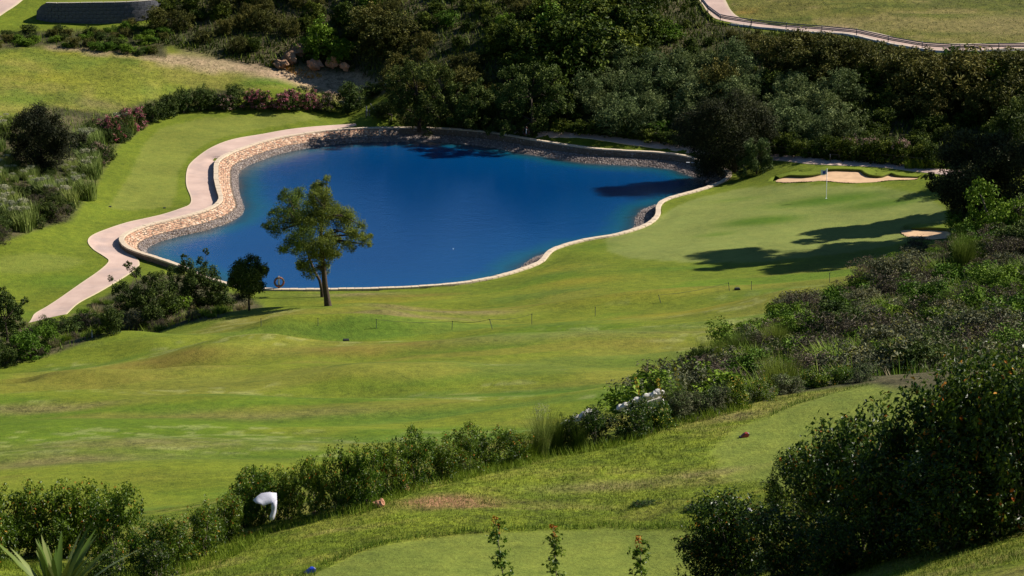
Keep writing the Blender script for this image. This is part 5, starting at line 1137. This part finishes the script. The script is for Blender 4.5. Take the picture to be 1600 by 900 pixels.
def lump(seed, sx, sy, sz, sub=3, amp=.3, m=None, name='rock'):
    bm = bmesh.new(); bmesh.ops.create_icosphere(bm, subdivisions=sub, radius=1); rs = np.random.RandomState(seed); ph = rs.uniform(0, 9, 3)
    pl = [(Vector(unit(rs.normal(size=3))), rs.uniform(.55, .85)) for _ in range(12)]
    for v in bm.verts:
        c_ = v.co.copy()
        for nn_, dd_ in pl:
            k_ = c_.dot(nn_)
            if k_ > dd_: c_ -= nn_*(k_-dd_)
        k_ = 1+amp*(float(vnoise(c_.x*2+c_.z+ph[0], c_.y*2-c_.z+ph[1], .6, seed))-.5); v.co = Vector((c_.x*sx*k_, c_.y*sy*k_, c_.z*sz*k_))
    me = bpy.data.meshes.new(name); bm.to_mesh(me); bm.free(); me.materials.append(m); return me
def rock(u, v, w_, h_, m, seed, label, name='boulder', cat='rock', ry=.8):
    b = P(u, v); s_ = pxm(b); o = link(name, lump(seed, w_*.44/s_, w_*.44/s_*ry, h_/2/s_*1.05, 3, .9, M[m], name), None, b+[0, 0, h_/2/s_*.75], random.uniform(-.4, .4)); return tag(o, label, cat)
rock(490,108,30,20,'earthrock',1,'broad reddish boulder left of the group below the slope'); rock(519,106,26,22,'earthrock',2,'taller layered reddish boulder in the middle of the group')
rock(540,110,20,14,'earthrock',3,'small reddish boulder right of the group below the slope'); rock(604,138,12,9,'whiterock',4,'small white rock beside the far left tree of the row')
for q_, (u, v, w_, h_, lb) in enumerate([(440,106,34,15,'lowest lump of the bare earth face'),(452,98,34,20,'middle lump of the bare earth face'),(462,86,30,22,'topmost lump of the bare earth face')]): rock(u, v, w_, h_, 'earth', 50+q_, lb+' at the slope corner', 'earth_bank', 'earth bank', .9)
rock(592,792,20,14,'earthrock',7,'lower pinkish stone at the foot of the hedge'); rock(634,768,18,12,'earthrock',8,'upper pinkish stone at the foot of the hedge')
ws_ = thing('white_stone_wall', 'low rough white stone wall showing above the bushes beyond the tee', 'stone wall', P(880, 668))
w0 = np.array(ws_.location)
for (u0, v0, u1, v1, n_) in [(874,664,924,638,9),(966,634,1032,607,12)]:
    for k_ in range(n_):
        f = (k_+.5)/n_; d_ = ray(u0*(1-f)+u1*f, v0*(1-f)+v1*f); t_ = 56/d_[1]; q = d_*t_+[0, 0, CAMZ]; g_h = float(h0(q[0], q[1])); hh = max(.25, q[2]-g_h+.1)
        o = link('stone', lump(20+k_ % 6, .1, .14, .085, 2, .4, M['whiterock'], 'white_stone'), ws_, q-w0+[0, random.uniform(-.03, .03), -.07], random.uniform(0, 3))
    a_, b_ = [ray(u, v)*(56/ray(u, v)[1])+[0, 0, CAMZ] for u, v in ((u0, v0), (u1, v1))]; c_ = (a_+b_)/2; L_ = np.linalg.norm((b_-a_)[:2]); pb = PB(); pb.box((0, 0, -.82), (L_, .16, 1.3)); o = link('footing', pb.mesh('footing', [M['whiterock']]), ws_, c_-w0); o.rotation_euler = (0, -math.atan2(b_[2]-a_[2], L_), math.atan2(b_[1]-a_[1], b_[0]-a_[0]))
# tee markers: wedge-like block with a shaped face
def marker(u, v, m1_, m2_, label, w_=.17, rz=0.):
    b = P(u, v); r_ = thing('tee_marker', label, 'tee marker', b, rz); L_, D_, H_ = w_, .1, .085
    pf_ = [(-L_/2, 0), (L_/2*.7, 0), (L_/2, H_*.45), (L_/2*.75, H_), (L_*.08, H_*.95), (-L_*.28, H_*.4)]
    V_ = np.array([(x, y, z) for y in (-D_/2, D_/2) for x, z in pf_]); bm = bmesh.new(); vs_ = [bm.verts.new(p) for p in V_]
    bm.faces.new(vs_[:6]); bm.faces.new(vs_[6:][::-1]); [bm.faces.new((vs_[i], vs_[i+6], vs_[(i+1) % 6+6], vs_[(i+1) % 6])) for i in range(6)]
    bmesh.ops.recalc_face_normals(bm, faces=bm.faces); bmesh.ops.bevel(bm, geom=bm.edges[:], offset=.008, segments=2, affect='EDGES'); me = bpy.data.meshes.new('marker_body'); bm.to_mesh(me); bm.free(); me.materials.append(M[m1_]); link('body', me, r_)
    pb = PB(); pb.box((L_*.42, 0, H_*.55), (.035, D_*.8, .05), 0); link('end_cap', pb.mesh('end_cap', [M[m2_]]), r_); pb = PB(); pb.box((-L_*.42, 0, .01), (.06, D_*.7, .02), 0); link('base', pb.mesh('marker_base', [M['black']]), r_)
marker(484, 895, 'blue', 'greyplastic', 'bright blue tee marker on the front tee at the bottom edge', .17, .35); marker(1163, 683, 'red', 'greyplastic', 'dark red tee marker on the upper tee', .16, .2); marker(1167, 802, 'greyplastic', 'white', 'greyish white tee marker beside the big dark shrubs', .14, -.2)
# sprinkler box, lawn caps, dark slab for a shaded dip
def box_cover(u, v, w_, d_, h_, label, name='valve_box_or_dip_shade', cat='valve box'):
    b = P(u, v); r_ = thing(name, label, cat, b-[0, 0, .03], .1); bm = bmesh.new(); bmesh.ops.create_cube(bm, size=1); bmesh.ops.scale(bm, vec=(w_, d_, h_), verts=bm.verts); bmesh.ops.translate(bm, vec=(0, 0, h_/2), verts=bm.verts); bmesh.ops.bevel(bm, geom=bm.edges[:], offset=.03, segments=2, affect='EDGES')
    me = bpy.data.meshes.new('box_body'); bm.to_mesh(me); bm.free(); me.materials.append(M['black']); link('body', me, r_); pb = PB(); pb.box((0, 0, h_+.012), (w_*.8, d_*.8, .02), 0); link('lid', pb.mesh('box_lid', [M['black']]), r_)
box_cover(1152, 453, .34, .3, .14, 'small dark box between two stakes near the green'); box_cover(541, 531, .38, .4, .04, 'small flat dark slab standing in for a shaded dip in the near slope')  # the flat black slab is added as the shade of a turf dip
box_cover(172, 323, .22, .25, .05, 'tiny dark cap at the left of the lower lawn edge', 'lawn_cap', 'cap'); box_cover(257, 325, .22, .25, .05, 'tiny dark cap at the right of the lower lawn edge', 'lawn_cap', 'cap')
# white cloth on the hedge
b = P(425, 818); s_ = pxm(b); ct = np.array([b[0], b[1]-1.1, b[2]+.375]); o_cl = thing('white_cloth', 'crumpled white cloth hanging on the hedge', 'cloth', ct)
def cpx(u, v, dy=0): return np.array([(u-425)/s_, dy, (818-v)/s_])
G = [[cpx(406,780,.0), cpx(412,776,.08), cpx(418,773,.13), cpx(430,772,.15), cpx(441,772.5,.12)], [cpx(410,783,-.04), cpx(417,782,-.02), cpx(423,781,.02), cpx(432,779,.02), cpx(442,779,.02)], [cpx(419,784,-.08), cpx(422,787,-.07), cpx(427,785,-.05), cpx(436,783,-.06), cpx(441,788,-.04)]]
def sheet(rows_, name, m, th=.006, parent=None):
    g_ = np.array(rows_); a, c_ = g_.shape[:2]; ids_ = np.arange(a*c_).reshape(a, c_); me = fast_mesh(name, g_.reshape(-1, 3), [np.stack([ids_[:-1, :-1], ids_[:-1, 1:], ids_[1:, 1:], ids_[1:, :-1]], -1).reshape(-1, 4)], [m], smooth_=True); o = link(name, me, parent)
    o.modifiers.new('thickness', 'SOLIDIFY').thickness = th; return o
sheet(G, 'draped_fold', M['cloth'], .008, o_cl)
sheet([[cpx(435,780,-.05), cpx(438,781,-.08), cpx(442,779,-.02)], [cpx(434,788,-.05), cpx(438.5,789,-.09), cpx(441.5,788,-.03)], [cpx(434.5,796,-.06), cpx(437.5,798,-.09), cpx(440.5,797,-.04)], [cpx(432,802,-.1), cpx(435,803,-.13), cpx(439,802,-.06)], [cpx(432,807,-.1), cpx(434,809,-.12), cpx(437,808,-.08)]], 'hanging_strip', M['cloth'], .008, o_cl)
# fences
def fence(name, label, pts, hgt_, rails, m, every, rail_t=.045, post_t=.05, cat='fence', vert=True):
    W_ = np.array(pts); r_ = thing(name, label, cat, W_[0]); Wr = resample(W_, every); Wr[:, 2] = height(Wr[:, 0], Wr[:, 1], False)
    for p in Wr: pb = PB(); pb.tube([(0, 0, -.25), (0, 0, hgt_+.03)], post_t, 0, .5, 8); link('post', pb.mesh('fence_post', [m], True), r_, p-W_[0])
    Wd = resample(Wr, .8)
    for z in rails: pb = PB(); pb.tube(Wd-W_[0]+[0, 0, z], rail_t, 0, .5, 6); link('rail', pb.mesh('fence_rail', [m], True), r_)
fence('path_railing', 'dark metal railing following the pale path at the top right', H([(1088,-8),(1096,6),(1106,19),(1124,33),(1150,37),(1182,42.5),(1236,47.5),(1300,51.5),(1330,54),(1372,64),(1414,72.5),(1467,80.5),(1530,80),(1600,78),(1680,76)]), .62, (.3, .42, .56), M['metal'], 3.2, .05, .035)
fence('wooden_railing', 'dark wooden railing in the shade behind the far pond edge', H([(950,213),(985,217),(1020,221),(1060,225),(1090,229)]), .75, (.4, .7), M['wood'], 2.2)
fence('wooden_railing', 'dark wooden railing running behind the large bunker', H([(1180,241),(1215,243),(1250,246),(1290,249),(1340,252),(1390,256),(1440,262)]), .75, (.4, .7), M['wood'], 2.3)
fence('wooden_railing', 'short low wooden rail beside the white post left of the far trees', H([(572,184),(592,185),(612,187)]), .55, (.5,), M['wood'], 1.1)
# kerb wall under the upper path
KB = H([(1142,37.5),(1182,42.5),(1236,47.5),(1300,51.5),(1330,54),(1372,64),(1414,72.5),(1467,80.5),(1530,80),(1600,78),(1680,76)]); KB = smooth(resample(KB, .5), 2); kt = thing('path_kerb', 'pale concrete kerb wall under the top right railing', 'kerb', KB[0])
tg = np.gradient(KB[:, :2], axis=0); tg /= np.linalg.norm(tg, axis=1)[:, None]; nb = np.stack([tg[:, 1], -tg[:, 0]], 1); nb *= np.sign(-nb[:, 1:2]); kz = height(KB[:, 0], KB[:, 1], False)
kv = np.stack([np.c_[KB[:, :2]+nb*o_, kz+z_] for o_, z_ in ((-.12, -.3), (-.12, .06), (.25, .06), (.5, -.3), (.55, -.8))], 1); Q_ = np.array([[i*5+j, i*5+j+1, (i+1)*5+j+1, (i+1)*5+j] for i in range(len(KB)-1) for j in range(4)])
link('kerb_body', fast_mesh('kerb_body', kv.reshape(-1, 3)-KB[0], [Q_], [M['concrete']]), kt)
# posts and poles
def post(u, v, hp, m, label, name='white_post', ln=0, w_=.05, cat='post'):
    b = P(u, v); s_ = pxm(b); r_ = thing(name, label, cat, b); t_ = np.array([ln/s_, 0, hp/s_]); pb = PB(); pb.tube([(0, 0, -.1), t_*.7], w_, 0, .5, 8); link('shaft', pb.mesh('post_shaft', [M[m]]), r_); pb = PB(); pb.tube([t_*.7, t_, t_+[0, 0, .02]], [w_*1.05, w_*1.05, w_*.5], 0, .5, 8); link('tip', pb.mesh('post_tip', [M['greyplastic']]), r_)
post(573, 181, 15, 'white', 'short upright white post left of the far trees'); post(591, 182, 20, 'white', 'slanting white pole behind the low wooden rail', ln=-12, w_=.035, name='white_pole'); post(191, 222, 15, 'greyplastic', 'small grey marker post at the left lawn edge', 'marker_post', -2, .06); post(144, 527, 11, 'white', 'thin white stick in the dry tufts left of the fairway', 'white_stick', 0, .03); post(1297, 253, 12, 'wood', 'thin pale post behind the large bunker', 'pale_post', 0, .04); post(577, 181, 12, 'greyplastic', 'grey post just right of the short white one', 'grey_post', 1, .045)
b = P(1080, 258); b = pz(1080, 254, .62); pw = thing('white_plank', 'short white plank lying on the shaded stones at the right end of the pond', 'plank', b, .02); pb = PB(); pb.box((0, 0, 0), (.78, .12, .05), 0); link('board', pb.mesh('board', [M['white']]), pw); pb = PB(); pb.box((-.3, 0, -.05), (.05, .1, .06), 0); pb.box((.3, 0, -.05), (.05, .1, .06), 0); link('feet', pb.mesh('feet', [M['wood']]), pw)
b = np.array(pz(708, 389, .0)); bu = thing('floating_ball', 'tiny white ball floating in the middle of the pond', 'ball', b); pb = PB(); th = np.linspace(-math.pi/2, math.pi/2, 7); pb.tube(np.stack([0*th, 0*th, .045*np.sin(th)], 1), .045*np.cos(th)+1e-4, 0, .5, 10); link('shell', pb.mesh('ball_shell', [M['white']], True), bu)
# orange flowers by the track
def t_fl(x, y):
    a, b_ = P(442, 103), P(475, 116); return (((x-a[0])/1.1)**2+((y-a[1])/.7)**2 < 1) | (((x-b_[0])/1.6)**2+((y-b_[1])/.6)**2 < 1)
a = P(460, 108); grassfield('orange_flowers', 'patch of orange flowers beside the dirt track', 9000, t_fl, .2, .06, M['orangefl'], 111, (a[0]-4, a[0]+4), (a[1]-4, a[1]+4), .9, .8)
